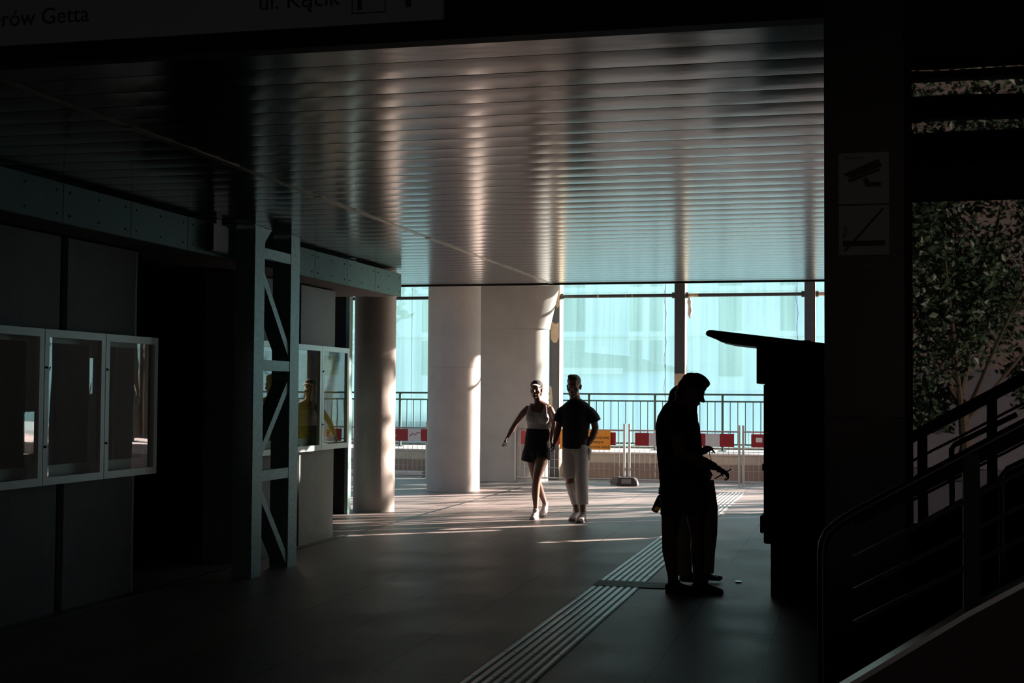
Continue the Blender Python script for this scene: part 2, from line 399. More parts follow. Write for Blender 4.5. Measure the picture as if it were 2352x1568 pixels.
# ---------------------------------------------------------------- lattice column
lc = thing('lattice_column', 'free-standing galvanised steel lattice column in front of the dark passage', 'lattice column', (-5.09, 11.5, 0))
for y0, y1 in ((11.02, 11.24), (11.81, 12.03)):
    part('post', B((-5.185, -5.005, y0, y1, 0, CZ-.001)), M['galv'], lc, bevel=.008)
def xbar(a, b, wz=.08, x0=-5.06, x1=-5.01):
    bm = bmesh.new(); bar(bm, (x0/2+x1/2, a[0], a[1]), (x0/2+x1/2, b[0], b[1]), wz, x1-x0, V((1, 0, 0))); return bm
for z in (2.815, 1.832, .865):
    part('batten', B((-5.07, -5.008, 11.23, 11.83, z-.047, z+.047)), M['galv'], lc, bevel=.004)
for a, b in (((11.20, 2.66), (11.85, 1.93)), ((11.85, 1.70), (11.2, 1.03)), ((11.2, .76), (11.85, .05))):
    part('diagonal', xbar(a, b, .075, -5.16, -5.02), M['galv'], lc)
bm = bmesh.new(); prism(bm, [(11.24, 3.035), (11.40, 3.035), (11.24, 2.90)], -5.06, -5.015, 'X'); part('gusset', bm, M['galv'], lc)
bx = thing('junction_box', 'blurred dark green box hung under the ceiling left of the lattice column', 'box', (-5.1, 10.75, 2.75))
part('housing', B((-5.19, -5.12, 10.45, 10.75, 2.76, 2.99)), M['steel_dark'], bx, bevel=.01)
part('bracket', B((-5.17, -5.14, 10.55, 10.65, 2.99, 3.035)), M['steel_dark'], bx)

# ---------------------------------------------------------------- display cases
def case(y0, y1, z0, z1, label, group, pm='poster'):
    t = thing('display_case', label, 'display case', (-5.6, (y0+y1)/2, z0), group)
    x = -5.485; g = .004; f = .055
    a, b = y0+g, y1-g
    part('frame', B((x-.03, x, a, b, z1-f, z1), (x-.03, x, a, b, z0, z0+f), (x-.03, x, a, a+f, z0+f, z1-f), (x-.03, x, b-f, b, z0+f, z1-f)), M['alu'], t)
    part('cabinet_body', B((-5.598, x-.032, a+.006, a+.014, z0+.006, z1-.006), (-5.598, x-.032, b-.014, b-.006, z0+.006, z1-.006),
                           (-5.598, x-.032, a+.014, b-.014, z0+.006, z0+.014), (-5.598, x-.032, a+.014, b-.014, z1-.014, z1-.006), (-5.598, -5.59, a+.014, b-.014, z0+.014, z1-.014)), M['alu'], t)
    part('glass_pane', B((x-.022, x-.018, a+f-.005, b-f+.005, z0+f-.005, z1-f+.005)), M['glass'], t)
    part('timetable', B((-5.585, -5.582, a+.10, b-.07, z0+.13, z1-.09)), M[pm], t)
    for zz in (z0+.27, z1-.27):
        bm = bmesh.new(); tube(bm, [(x, a+.02, zz), (x+.008, a+.02, zz)], .009, 10); part('lock', bm, M['dark'], t)
W = .815
for k, lb in enumerate(('glazed noticeboard case cut by the left edge of the frame', 'middle glazed noticeboard case of the three nearest, on the left wall', 'glazed noticeboard case at the right end of the nearest three')):
    case(10.24-W*(3-k), 10.24-W*(2-k), .935, 2.03, lb, 'noticeboard cases on the near left wall', 'notice_shaded')
for k, lb in enumerate(('glazed timetable case seen through the lattice column', 'glazed timetable case between the lattice column and the last case', 'last glazed timetable case, nearest the slimmer round column')):
    case(14.64-W*(3-k), 14.64-W*(2-k), .985, 2.09, lb, 'timetable cases on the far left wall')

# ---------------------------------------------------------------- tactile paving
tp = thing('tactile_strip', 'long ribbed tactile guiding strip running across the floor towards the fence', 'tactile paving', (-1.92, 12, 0))
M['rib'] = mat('tactile_rib', (.52, .55, .55), .35, metal=.2, noise=.12, nscale=30)
M['tplate'] = mat('tactile_plate', (.16, .14, .14), .6, noise=.15)
y = 1.6
while y < 22.8:
    if not (11.3 < y < 11.42):
        pass
    y1 = min(y+.75, 22.9)
    segs = [(y, y1)]
    if y < 11.77 and y1 > 11.40: segs = [s for s in ((y, 11.40), (11.77, y1)) if s[1]-s[0] > .03]
    for a, b in segs:
        t_ = part('tile', B((-2.125, -1.715, a+.004, b-.004, 0.0005, .004)), M['tplate'], tp)
        bm = bmesh.new()
        for k in range(7):
            xc = -2.095+k*.0583
            prism(bm, [(xc-.017, .004), (xc+.017, .004), (xc+.011, .009), (xc-.011, .009)], a+.006, b-.006, 'Y')
        part('ribs', bm, M['rib'], t_)
    y += .75
gr = thing('cross_strip', 'short ribbed metal strip crossing the tactile line at the standing man', 'floor strip', (-1.8, 11.58, 0))
part('base', B((-2.125, -1.50, 11.41, 11.76, .0005, .004)), M['tplate'], gr)
for k in range(7):
    yy = 11.435+k*.05; part('rib', B((-2.12, -1.50, yy-.009, yy+.009, .004, .009)), M['steel_dark'], gr)
tag(obj('drain_channel', B((-1.68, 3, 18.80, 18.95, .0, .004)), M['steel_dark']), 'dark drain strip crossing the floor beside the ticket kiosk', 'drain')
tag(obj('paper_scrap', B((-.98, -.93, 11.98, 12.02, .001, 0.012)), M['foil']), 'tiny white scrap lying on the floor between the man and the kiosk', 'litter')

# ---------------------------------------------------------------- far side: plinth, railing, fence, posts, netting
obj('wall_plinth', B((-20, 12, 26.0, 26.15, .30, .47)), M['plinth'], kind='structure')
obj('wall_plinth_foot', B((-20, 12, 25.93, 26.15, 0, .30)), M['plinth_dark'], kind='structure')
obj('ledge', B((-20, 12, 25.97, 27.9, .47, .50), (-20, 12, 27.9, 29.5, .3, .49)), M['ledge'], kind='structure')
tag(obj('kerb_stone', B((-12, -7.95, 25.2, 25.5, 0, .10)), M['ledge'], bevel=.01), 'pale kerb stone lying behind the thick column', 'kerb')
obj('street_ground', B((-80, 80, 29.5, 130, -.3, .3)), M['street'], kind='structure')
bm = bmesh.new(); random.seed(3)
for k in range(900):
    x = random.uniform(-12, 3); yy = random.uniform(28.0, 28.4); h = random.uniform(.02, .065); a = random.uniform(0, 3)
    d = V((math.cos(a), math.sin(a), 0))*.02
    vs = [bm.verts.new(V((x, yy, .49))-d), bm.verts.new(V((x, yy, .49))+d), bm.verts.new(V((x+random.uniform(-.03, .03), yy, .49+h)))]
    bm.faces.new(vs)
obj('trim_4', B((-12, 3, 28.0, 28.35, .49, .535)), M['rubble'], kind='structure')
g = obj('weeds', bm, M['leaf2']); tag(g, 'low weeds and rubble along the foot of the green netting', 'weeds'); g['kind'] = 'stuff'

rl = thing('railing', 'dark green railing with upright bars on the concrete ledge', 'railing', (-4, 27.2, .5))
bm = bmesh.new(); bar(bm, (-14, 27.2, 1.60), (4, 27.2, 1.60), .035, .05); part('top_rail', bm, M['rail_green'], rl)
bm = bmesh.new(); bar(bm, (-14, 27.2, 1.465), (4, 27.2, 1.465), .03, .03); part('upper_rail', bm, M['rail_green'], rl)
bm = bmesh.new(); bar(bm, (-14, 27.2, .63), (4, 27.2, .63), .03, .03); part('lower_rail', bm, M['rail_green'], rl)
for k in range(14):
    x = -2.47-1.32*8+1.32*k
    bm = bmesh.new(); bar(bm, (x, 27.2, .50), (x, 27.2, 1.6), .045, .06); box(bm, x-.08, x+.08, 27.12, 27.28, .50, .515); part('post', bm, M['rail_green'], rl)
    for j in range(1, 9):
        if k*8+j > 104: break
        xx = x+j*1.32/9
        if k < 13 and -11.5 < xx < 1.2:
            bm = bmesh.new(); bar(bm, (xx, 27.2, .63), (xx, 27.2, 1.465), .016, .02); part('baluster', bm, M['rail_green'], rl)

# mobile fence
def fence(x0, x1, y, label, z=0, postx=None):
    t = thing('mobile_fence', label, 'mobile fence', ((x0+x1)/2, y, 0), 'low mobile fence panels')
    for x in (x0, x1):
        bm = bmesh.new(); tube(bm, [(x, y, .02), (x, y, 1.07)], .021, 10); part('post', bm, M['fence_metal'], t, smooth=True)
    for zz, nm in ((.955, 'top_rail'), (.085, 'bottom_rail')):
        bm = bmesh.new(); tube(bm, [(x0, y, zz), (x1, y, zz)], .014, 8); part(nm, bm, M['fence_metal'], t, smooth=True)
    bm = bmesh.new(); n = int((x1-x0)/.088)
    for k in range(1, n):
        x = x0+(x1-x0)*k/n; bar(bm, (x, y, .085), (x, y, .955), .006, .006)
    for zz in (.27, .42, .69): bar(bm, (x0, y+.004, zz), (x1, y+.004, zz), .005, .005)
    part('wire_mesh', bm, M['fence_metal'], t)
fence(-5.94, -3.95, 24.4, 'mobile fence panel behind the walking couple')
fence(-3.86, -1.93, 24.4, 'mobile fence panel just right of the orange board, behind the standing pair')
fence(-1.86, .10, 24.4, 'mobile fence panel partly hidden by the ticket kiosk')
fence(-9.6, -7.62, 24.4, 'mobile fence panel between the slim and the thick round columns')
def board(x0, n, y, z0, z1, label, first='R', extra=None):
    t = thing('barrier_board', label, 'barrier board', (x0, y, z0), 'red and white barrier boards')
    s = .248
    for k in range(n):
        c = 'red' if (k % 2 == 0) == (first == 'R') else 'white'
        part('stripe', B((x0+k*s, x0+(k+1)*s, y-.012, y+.012, z0, z1)), M[c], t)
    return t
board(-5.83, 7, 24.36, .69, .92, 'red and white barrier board behind the walking couple')
board(-3.75, 7, 24.36, .69, .92, 'red and white barrier board behind the standing pair')
t = board(-1.72, 7, 24.36, .69, .92, 'red and white barrier board with a white sticker by the kiosk')
part('sticker', B((-1.64, -1.53, 24.342, 24.347, .78, .86)), M['sticker'], t)
t = board(-8.46, 4, 24.36, .71, .935, 'scribbled red and white barrier board left of the thick column', first='W')
bm = bmesh.new(); tube(bm, [(-7.93, 24.345, .80), (-7.87, 24.345, .86), (-7.83, 24.345, .82), (-7.78, 24.345, .87), (-7.70, 24.345, .86)], .006, 6); part('scribble', bm, M['red'], t)
bm = bmesh.new(); tube(bm, [(-8.27, 24.345, .74), (-8.22, 24.345, .84), (-8.18, 24.345, .79)], .007, 6); part('scribble', bm, M['white'], t)
ob = thing('orange_notice', 'orange notice board with black lettering on the fence behind the walking man', 'notice board', (-4.63, 24.32, .61))
part('plate', B((-5.10, -4.18, 24.30, 24.318, .61, .955)), M['orange'], ob, bevel=.005)
for s, z, x in (('przez', .885, -4.40), ('kolejowej', .805, -4.21), ('pieszym', .725, -4.30), ('terenie stacji', .642, -4.195)):
    part('lettering', text_bm(s, .072, (x, 24.298, z), align='RIGHT'), M['ink'], ob)
ff = thing('fence_foot', 'grey concrete fence foot with dark rubber end at the fence joint', 'fence foot', (-3.95, 24.3, 0))
bm = bmesh.new(); prism(bm, [(-4.16, 0.01), (-4.18, .06), (-4.12, .13), (-4.0, .15), (-3.99, .09), (-3.99, .01)], 24.2, 24.37); part('block', bm, M['foot'], ff, bevel=.01)
bm = bmesh.new(); prism(bm, [(-4.02, .005), (-3.98, .145), (-3.70, .145), (-3.64, .005)], 23.98, 24.19); part('rubber_block', bm, M['footdark'], ff, bevel=.01)
part('label_plate', B((-3.93, -3.76, 23.972, 23.98, .04, .12)), M['foot'], ff)

# steel posts, tie rods
def spost(x, label, prim):
    t = thing('steel_post', label, 'steel post', (x, 25.5, 0), 'dark steel posts')
    bm = B((x-.095, x+.095, 25.30, 25.32, .0, 4.2), (x-.095, x+.095, 25.64, 25.66, .0, 4.2), (x-.006, x+.006, 25.32, 25.64, 0, 4.2))
    part('profile', bm, M['steel_dark'], t)
    part('sunlit_side_plate', B((x+.085, x+.095, 25.32, 25.64, 0, 4.2)), M['cream'], t)  # cream on this flank only, painting in its sunlit side
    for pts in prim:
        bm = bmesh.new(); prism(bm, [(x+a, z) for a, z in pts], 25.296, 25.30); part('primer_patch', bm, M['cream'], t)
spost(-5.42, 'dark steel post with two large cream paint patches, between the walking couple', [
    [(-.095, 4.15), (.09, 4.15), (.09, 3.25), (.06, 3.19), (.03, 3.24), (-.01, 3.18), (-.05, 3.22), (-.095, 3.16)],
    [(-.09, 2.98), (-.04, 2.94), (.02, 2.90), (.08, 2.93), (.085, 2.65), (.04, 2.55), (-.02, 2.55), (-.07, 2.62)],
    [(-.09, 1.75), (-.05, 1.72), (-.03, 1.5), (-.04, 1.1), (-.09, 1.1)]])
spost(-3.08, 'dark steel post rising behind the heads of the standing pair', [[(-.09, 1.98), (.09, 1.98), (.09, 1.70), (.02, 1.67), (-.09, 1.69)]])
spost(-.75, 'dark steel post rising above the kiosk canopy', [])
spost(-7.76, 'dark steel post standing behind the thick column, carrying the left-hand pipe', [])
def rod(x0, x1, label, bits):
    t = thing('tie_rod', label, 'tie rod', ((x0+x1)/2, 25.4, 3.42), 'horizontal pipes between steel posts')
    bm = bmesh.new(); tube(bm, [(x0, 25.4, 3.42), (x1, 25.4, 3.42)], .032, 12); part('pipe', bm, M['steel_dark'], t, smooth=True)
    for x, s in ((x0, 1), (x1, -1)):
        bm = bmesh.new(); tube(bm, [(x, 25.4, 3.42), (x+.05*s, 25.4, 3.42)], .055, 12); part('flange', bm, M['steel_dark'], t, smooth=True)
    for a, b in bits:
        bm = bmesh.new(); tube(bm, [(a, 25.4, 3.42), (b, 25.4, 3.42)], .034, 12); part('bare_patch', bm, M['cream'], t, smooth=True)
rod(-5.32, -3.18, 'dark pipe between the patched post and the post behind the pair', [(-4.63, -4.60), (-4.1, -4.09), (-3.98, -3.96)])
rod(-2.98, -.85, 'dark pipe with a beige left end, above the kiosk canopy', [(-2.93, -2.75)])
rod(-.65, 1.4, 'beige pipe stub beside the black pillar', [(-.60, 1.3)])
rod(-10.1, -7.86, 'dark pipe between the fascia and the thick column', [])
bm = bmesh.new(); random.seed(5); pts = [(-2.92+random.uniform(-.03, .03), 25.36, 3.38-.08*k) for k in range(6)]
tube(bm, pts, [.01, .05, .03, .045, .035, .01], 7)
tag(obj('plastic_rag', bm, M['sticker'], smooth=True), 'scrap of white plastic hanging from the pipe flange', 'rag')

# netting in sheets
def net(x0, x1, label, Y0=28.5, zb=.493, H_=6.65):
    bm = bmesh.new(); nx = 24; nz = 20; g = []
    for j in range(nz+1):
        row = []
        for i in range(nx+1):
            u = i/nx; x = x0+(x1-x0)*u; z = zb+H_*j/nz
            row.append(bm.verts.new((x, Y0+.05*math.sin(u*math.pi)*math.sin(j*.9+x0)+.012*math.sin(i*2.3+x0), z)))
        g.append(row)
    for j in range(nz):
        for i in range(nx): bm.faces.new((g[j][i], g[j][i+1], g[j+1][i+1], g[j+1][i]))
    o = obj('netting_sheet', bm, M['net'], smooth=True); tag(o, label, 'netting', 'green debris netting')
for a, b, l in ((-14.7, -11.98, 'sheet of translucent green netting left of the slim column'), (-11.97, -9.26, 'sheet of green netting seen left of the white seam between the round columns'),
                (-9.25, -6.51, 'sheet of green netting seen right of the white seam between the round columns'), (-6.50, -3.765, 'sheet of green netting behind the walking couple'),
                (-3.755, -1.10, 'sheet of green netting behind the standing pair'), (-1.09, 1.95, 'right-hand end sheet of green netting seen above the kiosk')):
    net(a, b, l)
net(8.5, 17.5, 'green netting sheet beyond the street, seen only as slivers in the noticeboard glass', 40, .3, 4.7)
def rope(x, label):
    bm = bmesh.new(); s = []
    for k in range(60):
        z = .6+6.5*k/59; s.append((x+.018*math.sin(k*1.1)+.01*math.sin(k*.37), 28.44, z))
    tube(bm, s, .006, 5); tag(obj('lacing_rope', bm, M['rope']), label, 'rope', 'lacing ropes on the netting')
rope(-3.76, 'thin violet lacing rope down the netting seam left of the standing pair')
rope(-1.095, 'thin violet lacing rope down the netting seam above the kiosk')

# ---------------------------------------------------------------- buildings and trees beyond the netting
bd = thing('apartment_building', 'pale apartment building with tall windows behind the green netting', 'building', (-14, 60, .3))
part('wall', B((-32, 34, 60, 72, .3, 16)), M['bldg'], bd)
for c, (wx, ww) in enumerate(((-12.6, 1.1), (-9.5, .55), (-8.6, .55), (-5.6, 1.0), (-3.0, .6), (-15.8, 1.1), (-19, 1.1), (-22, 1.1), (1, 1.0), (4, 1.0), (8, 1.0), (12, 1.0), (17, 1.0))):
    for fl in range(4):
        z0 = 2.4+fl*1.95*1.0
        part('window', B((wx, wx+ww, 59.95, 60.0, z0, z0+1.55)), M['bldg_win'], bd)
part('cornice', B((-32, 34, 59.8, 60, 4.10, 4.22), (-32, 34, 59.8, 60, 6.06, 6.18)), M['bldg'], bd)
hs = thing('low_house', 'low house with a dark blue roof behind the netting', 'house', (-9, 45, .3))
part('wall', B((-9.6, -5.2, 45, 48, .3, 2.35)), M['house_wall'], hs)
bm = bmesh.new(); prism(bm, [(-9.5, 2.36), (-9.0, 3.0), (-7.2, 2.85), (-5.2, 2.36)], 44.8, 48.2); part('roof', bm, M['roofblue'], hs)
part('annex', B((-5.2, -.4, 45.5, 48, .3, 1.75)), M['house_wall'], hs)
part('chimney', B((-8.6, -8.2, 46, 46.4, 2.9, 3.15)), M['bldg'], hs)
part('eaves_band', B((-9.6, -7.3, 44.7, 44.8, 2.25, 2.45)), M['ledge'], hs)
def tree(x, y, h, r, label, trunk_h=2.0, n=900, seed=1, m='leaf', ls=.16, cz=None, sq=1.0):
    random.seed(seed); t = thing('tree', label, 'tree', (x, y, 0), 'trees around the station')
    bm = bmesh.new(); tube(bm, [(x, y, 0), (x+.1, y, trunk_h*.6), (x, y+.1, trunk_h*1.5)], [.16, .12, .07], 8)
    for k in range(7):
        a = k*.9; tube(bm, [(x, y+.05, trunk_h+.1*k), (x+math.cos(a)*r*.6, y+math.sin(a)*r*.6, trunk_h+(h-trunk_h)*(.3+.08*k))], [.05, .015], 6)
    part('trunk', bm, M['bark'], t)
    bm = bmesh.new(); cz_ = (h+trunk_h)/2; hz = (h-trunk_h)/2
    cl = [(V((random.gauss(0, .5), random.gauss(0, .5), random.gauss(0, .5))), random.uniform(.25, .5)) for _ in range(26)]
    for k in range(n):
        c, s = random.choice(cl)
        d = V((random.gauss(0, 1), random.gauss(0, 1), random.gauss(0, 1))).normalized()*s*random.random()**.4
        p = c+d
        if p.length > 1.05: p = p.normalized()*random.uniform(.8, 1.05)
        p = V((x+p.x*r, y+p.y*r, cz_+p.z*hz*sq))
        q = Quaternion(V((random.gauss(0, 1), random.gauss(0, 1), random.gauss(0, 1))).normalized(), random.uniform(0, 6))
        L = ls*random.uniform(.6, 1.3); vs = [bm.verts.new(p+q @ V(v)*L) for v in ((-.5, 0, 0), (0, -.28, .05), (.5, 0, 0), (0, .28, .05))]
        bm.faces.new(vs)
    part('foliage', bm, M[m], t)
tree(-19.5, 50, 9, 3.2, 'leafy tree behind the netting left of the thick column', 2.5, 1600, 4, 'leaf2', .5)

#PART2
# ---------------------------------------------------------------- ticket kiosk with canopy
M['kiosk'] = mat('kiosk_dark', (.014, .014, .015), .6, spec=.25)
M['kiosk_grey'] = mat('kiosk_underside', (.10, .085, .08), .6)
kk = thing('ticket_kiosk', 'tall black ticket kiosk with a sloping canopy, in front of the standing man', 'kiosk', (-.2, 11.5, 0))
part('plinth', B((-.64, .22, 11.22, 11.8, 0, .42)), M['kiosk'], kk)
part('cabinet', B((-.693, .22, 11.19, 11.82, .421, 1.689)), M['kiosk'], kk, bevel=.008)
part('head_box', B((-.748, .22, 11.18, 11.83, 1.69, 1.99)), M['kiosk'], kk, bevel=.004)
bm = bmesh.new()
prism(bm, [(-1.146, 2.085), (-1.14, 2.105), (-1.12, 2.116), (-1.09, 2.116), (.22, 1.955), (.22, 1.90), (-.748, 2.003), (-1.09, 2.056), (-1.135, 2.07)], 11.12, 11.9)
part('canopy', bm, M['kiosk'], kk)
bm = bmesh.new(); prism(bm, [(-1.085, 2.054), (-.75, 2.006), (-.75, 1.985), (-.95, 2.008), (-1.04, 2.028)], 11.2, 11.8); part('canopy_lamp', bm, M['kiosk_grey'], kk)
part('beacon', B((-.42, -.33, 11.45, 11.55, 2.015, 2.045)), M['kiosk'], kk, bevel=.005)
part('tray', B((-.722, -.694, 11.2, 11.45, .50, .645)), M['kiosk'], kk, bevel=.008)
part('slot_lip', B((-.705, -.694, 11.2, 11.4, 1.0, 1.05)), M['kiosk'], kk)

# ---------------------------------------------------------------- black portal pillar with pictograms
M['pillar'] = mat('pillar_black', (.007, .007, .008), .35, spec=.3)
pl = thing('portal_pillar', 'broad glossy black pillar carrying two pictogram signs', 'pillar', (.05, 5.4, 0))
part('lower_panel', B((-.104, .185, 5.30, 5.62, 0, 1.517)), M['pillar'], pl, bevel=.003)
part('upper_panel', B((-.104, .185, 5.30, 5.62, 1.52, 4.94)), M['pillar'], pl, bevel=.003)
part('jamb', B((.186, .214, 5.31, 5.62, 0, 4.94)), M['dark'], pl)
cs = thing('camera_pictogram', 'grey square sign with a black surveillance camera, on the black pillar', 'sign', (.04, 5.296, 2.313))
part('plate', B((-.051, .131, 5.292, 5.299, 2.313, 2.505)), M['signplate2'], cs)
bm = bmesh.new(); u = lambda a, b: (-.051+a*.182, 2.505-b*.192)
prism(bm, [u(.08, .42), u(.75, .15), u(.80, .14), (u(.86, .27)), u(.84, .29), u(.25, .50)], 5.289, 5.292)
prism(bm, [u(.18, .50), u(.23, .52), u(.83, .31), u(.83, .36), u(.22, .58)], 5.289, 5.292)
part('camera_symbol', bm, M['ink'], cs)
bm = bmesh.new(); prism(bm, [u(.48, .52), u(.57, .49), u(.62, .58), u(.84, .58), u(.84, .67), u(.55, .67)], 5.289, 5.292); part('bracket_symbol', bm, M['ink'], cs)
part('caption', text_bm('Monitoring', .016, (-.03, 5.2915, 2.482)), M['ink'], cs)
ns = thing('no_smoking_sign', 'grey square no-smoking sign with a diagonal bar, below the camera sign', 'sign', (.04, 5.296, 2.122))
part('plate', B((-.051, .131, 5.292, 5.299, 2.122, 2.306)), M['signplate2'], ns)
u = lambda a, b: (-.051+a*.182, 2.306-b*.184)
bm = bmesh.new(); prism(bm, [u(.08, .71), u(.92, .71), u(.92, .82), u(.08, .82)], 5.289, 5.292); part('cigarette_symbol', bm, M['ink'], ns)
bm = bmesh.new(); prism(bm, [u(.85, .07), u(.91, .07), u(.15, .92), u(.09, .92)], 5.287, 5.289); part('bar_symbol', bm, M['ink'], ns)
for k in (0, 1):
    bm = bmesh.new(); tube(bm, [(-.051+.182*(.10+.04*k+.02*math.sin(j)), 5.290, 2.306-.184*(.42+.05*j)) for j in range(6)], .0015, 5); part('smoke_symbol', bm, M['ink'], ns)
M['letter_grey'] = mat('pillar_lettering', (.12, .12, .12), .5)
part('caption', text_bm('Zakaz palenia', .0255, (.042, 5.2985, 2.078), align='CENTER'), M['letter_grey'], ns)
part('caption', text_bm('No smoking', .017, (.042, 5.2985, 2.046), align='CENTER'), M['letter_grey'], ns)

# overhead direction sign on the lintel
sg = thing('direction_sign', 'long grey overhead sign with dark street names at the top left', 'sign', (-3.2, 5.3, 3.10))
part('plate', B((-5.6, -1.597, 5.29, 5.31, 3.102, 3.62)), M['signplate'], sg)
part('lettering', text_bm('Bohaterów Getta', .101, (-3.185, 5.288, 3.187), align='RIGHT'), M['ink'], sg)
part('lettering', text_bm('ul. Kącik', .1015, (-2.04, 5.288, 3.187), align='RIGHT'), M['ink'], sg)
part('frame_symbol', B((-1.988, -1.985, 5.286, 5.289, 3.147, 3.30), (-1.845, -1.842, 5.286, 5.289, 3.147, 3.30), (-1.988, -1.842, 5.286, 5.289, 3.145, 3.149)), M['ink'], sg)
part('letter_symbol', text_bm('P', .17, (-1.975, 5.288, 3.16)), M['ink'], sg)
part('arrow_symbol', B((-1.757, -1.735, 5.286, 5.289, 3.16, 3.27)), M['ink'], sg)

# ---------------------------------------------------------------- glazed lobby right of the pillar
obj('window_1', B((.214, .9, 5.38, 5.388, 0.0, 2.335)), M['winglass'], kind='structure')
obj('window_2', B((.214, .9, 5.38, 5.388, 2.448, 2.86)), M['winglass'], kind='structure')
obj('trim_3', B((.214, 2.9, 5.31, 5.45, 2.335, 2.448), (.214, 2.9, 5.31, 5.45, 2.86, 4.94), (.478, .553, 5.39, 5.45, 0, 2.86), (.90, 2.9, 5.36, 5.45, 0, 2.86)), M['dark'], kind='structure')
obj('wall_lobby', B((.27, 2.9, 7.9, 7.95, 0, 3.0), (.22, .26, 5.63, 7.9, 0, 3.0), (2.86, 2.9, 5.5, 7.9, 0, 3), (.22, 2.9, 5.46, 7.9, 3.0, 3.03)), M['dark'], kind='structure')

# stair parapet and hand rail in front of the glass
M['parapet'] = mat('parapet', (.035, .012, .010), .5)
M['cap'] = mat('parapet_cap', (.34, .35, .35), .35, metal=.6)
sp = thing('stair_parapet', 'dark sloping stair parapet with a pale metal edge, bottom right corner', 'parapet', (.4, 4, 0))
bm = bmesh.new(); prism(bm, [(-.55, 0), (-.55, .43), (.30, 1.0), (1.5, 1.72), (1.5, 0)], 3.99, 4.06); part('wall', bm, M['parapet'], sp)
bm = bmesh.new(); bar(bm, (-.55, 4.02, .437), (.30, 4.02, 1.007), .014, .09); bar(bm, (.30, 4.02, 1.007), (1.5, 4.02, 1.727), .014, .09); part('edge_cap', bm, M['cap'], sp)
hr = thing('hand_rail', 'dark stair hand rail curving down at its lower end in front of the black pillar', 'hand rail', (.1, 4.05, .5))
M['rail_dark'] = mat('handrail_dark', (.02, .02, .02), .3, metal=.3)
M['bars'] = mat('stair_bars', (.012, .012, .012), .5, spec=.3)
pts = [(-.086, 4.02, .75), (-.086, 4.02, 1.15), (-.083, 4.02, 1.185), (-.07, 4.02, 1.215), (-.045, 4.02, 1.238), (0, 4.02, 1.268), (.158, 4.02, 1.358), (.9, 4.02, 1.78)]
bm = bmesh.new(); tube(bm, pts, .014, 12); part('rail_tube', bm, M['rail_dark'], hr, smooth=True)
bm = bmesh.new(); bar(bm, (-.0, 4.02, 1.245), (.9, 4.02, 1.745), .028, .03); part('flat_bar', bm, M['dark'], hr)
for x, z0, z1 in ((.315, 1.01, 1.44), (.62, 1.19, 1.6)):
    part('post', B((x-.022, x+.022, 4.0, 4.045, z0, z1)), M['bars'], hr, bevel=.004)
for dz in (.10, .19, .28):
    bm = bmesh.new(); bar(bm, (-.0, 4.02, 1.245-dz), (.9, 4.02, 1.745-dz), .012, .012); part('infill_bar', bm, M['bars'], hr)
hr2 = thing('stair_gate_frame', 'thin steel frame at the right edge beyond the stair hand rail', 'frame', (.45, 4.3, 1))
bm = bmesh.new(); tube(bm, [(.425, 4.3, 1.0), (.425, 4.3, 1.365), (.44, 4.3, 1.385), (.7, 4.3, 1.52)], .012, 10); part('tube', bm, M['rail_dark'], hr2, smooth=True)
part('foot_plate', B((.40, .45, 4.27, 4.33, 0, 1.0)), M['steel_dark'], hr2)

# ---------------------------------------------------------------- surroundings behind and beside the camera (seen in reflections, casting shade)
obj('wall_back_blocker', B((-5.58, .45, -5.2, -5, 0, 4.94), (2.3, 2.88, -5.2, -5, 0, 4.94), (-6.6, -6.3, -5.2, 5.3, 2.85, 4.94)), M['dark'], kind='structure')  # unseen wall added to cut light from behind, gap kept for reflections
obj('beam_back', B((-6, 2.88, -4.2, -4.0, 4.45, 4.68), (-6, 2.88, -4.2, -4.0, 3.73, 4.31), (-6, 2.88, -4.2, -4.0, 4.86, 4.94)), M['dark'], kind='structure')
obj('ground_back', B((-40, 40, -60, -8, -.3, -.02)), M['asphalt'], kind='structure')
sb = thing('plaster_building', 'warm plastered building behind the trees, seen only in reflections', 'building', (0, -32, 0))
part('wall', B((-30, 30, -38, -32, 0, 16)), M['brickwall'], sb)
for k, (x, y) in enumerate(((2.0, -17), (6.6, -24), (-2.6, -24))):
    tree(x, y, 8.5, 3.0, ('leafy tree right behind the viewer, reflected in the glass', 'olive tree reflected at the right edge of the glass', 'dark tree reflected beside the black pillar')[k], 1.0, (24000, 9000, 9000)[k], 20+k, 'leaf2' if k % 3 == 1 else 'leaf', .15)
obj('hedge_back', B((-20, 20, -22, -21, 0, 2.2)), M['asphalt'], kind='structure')

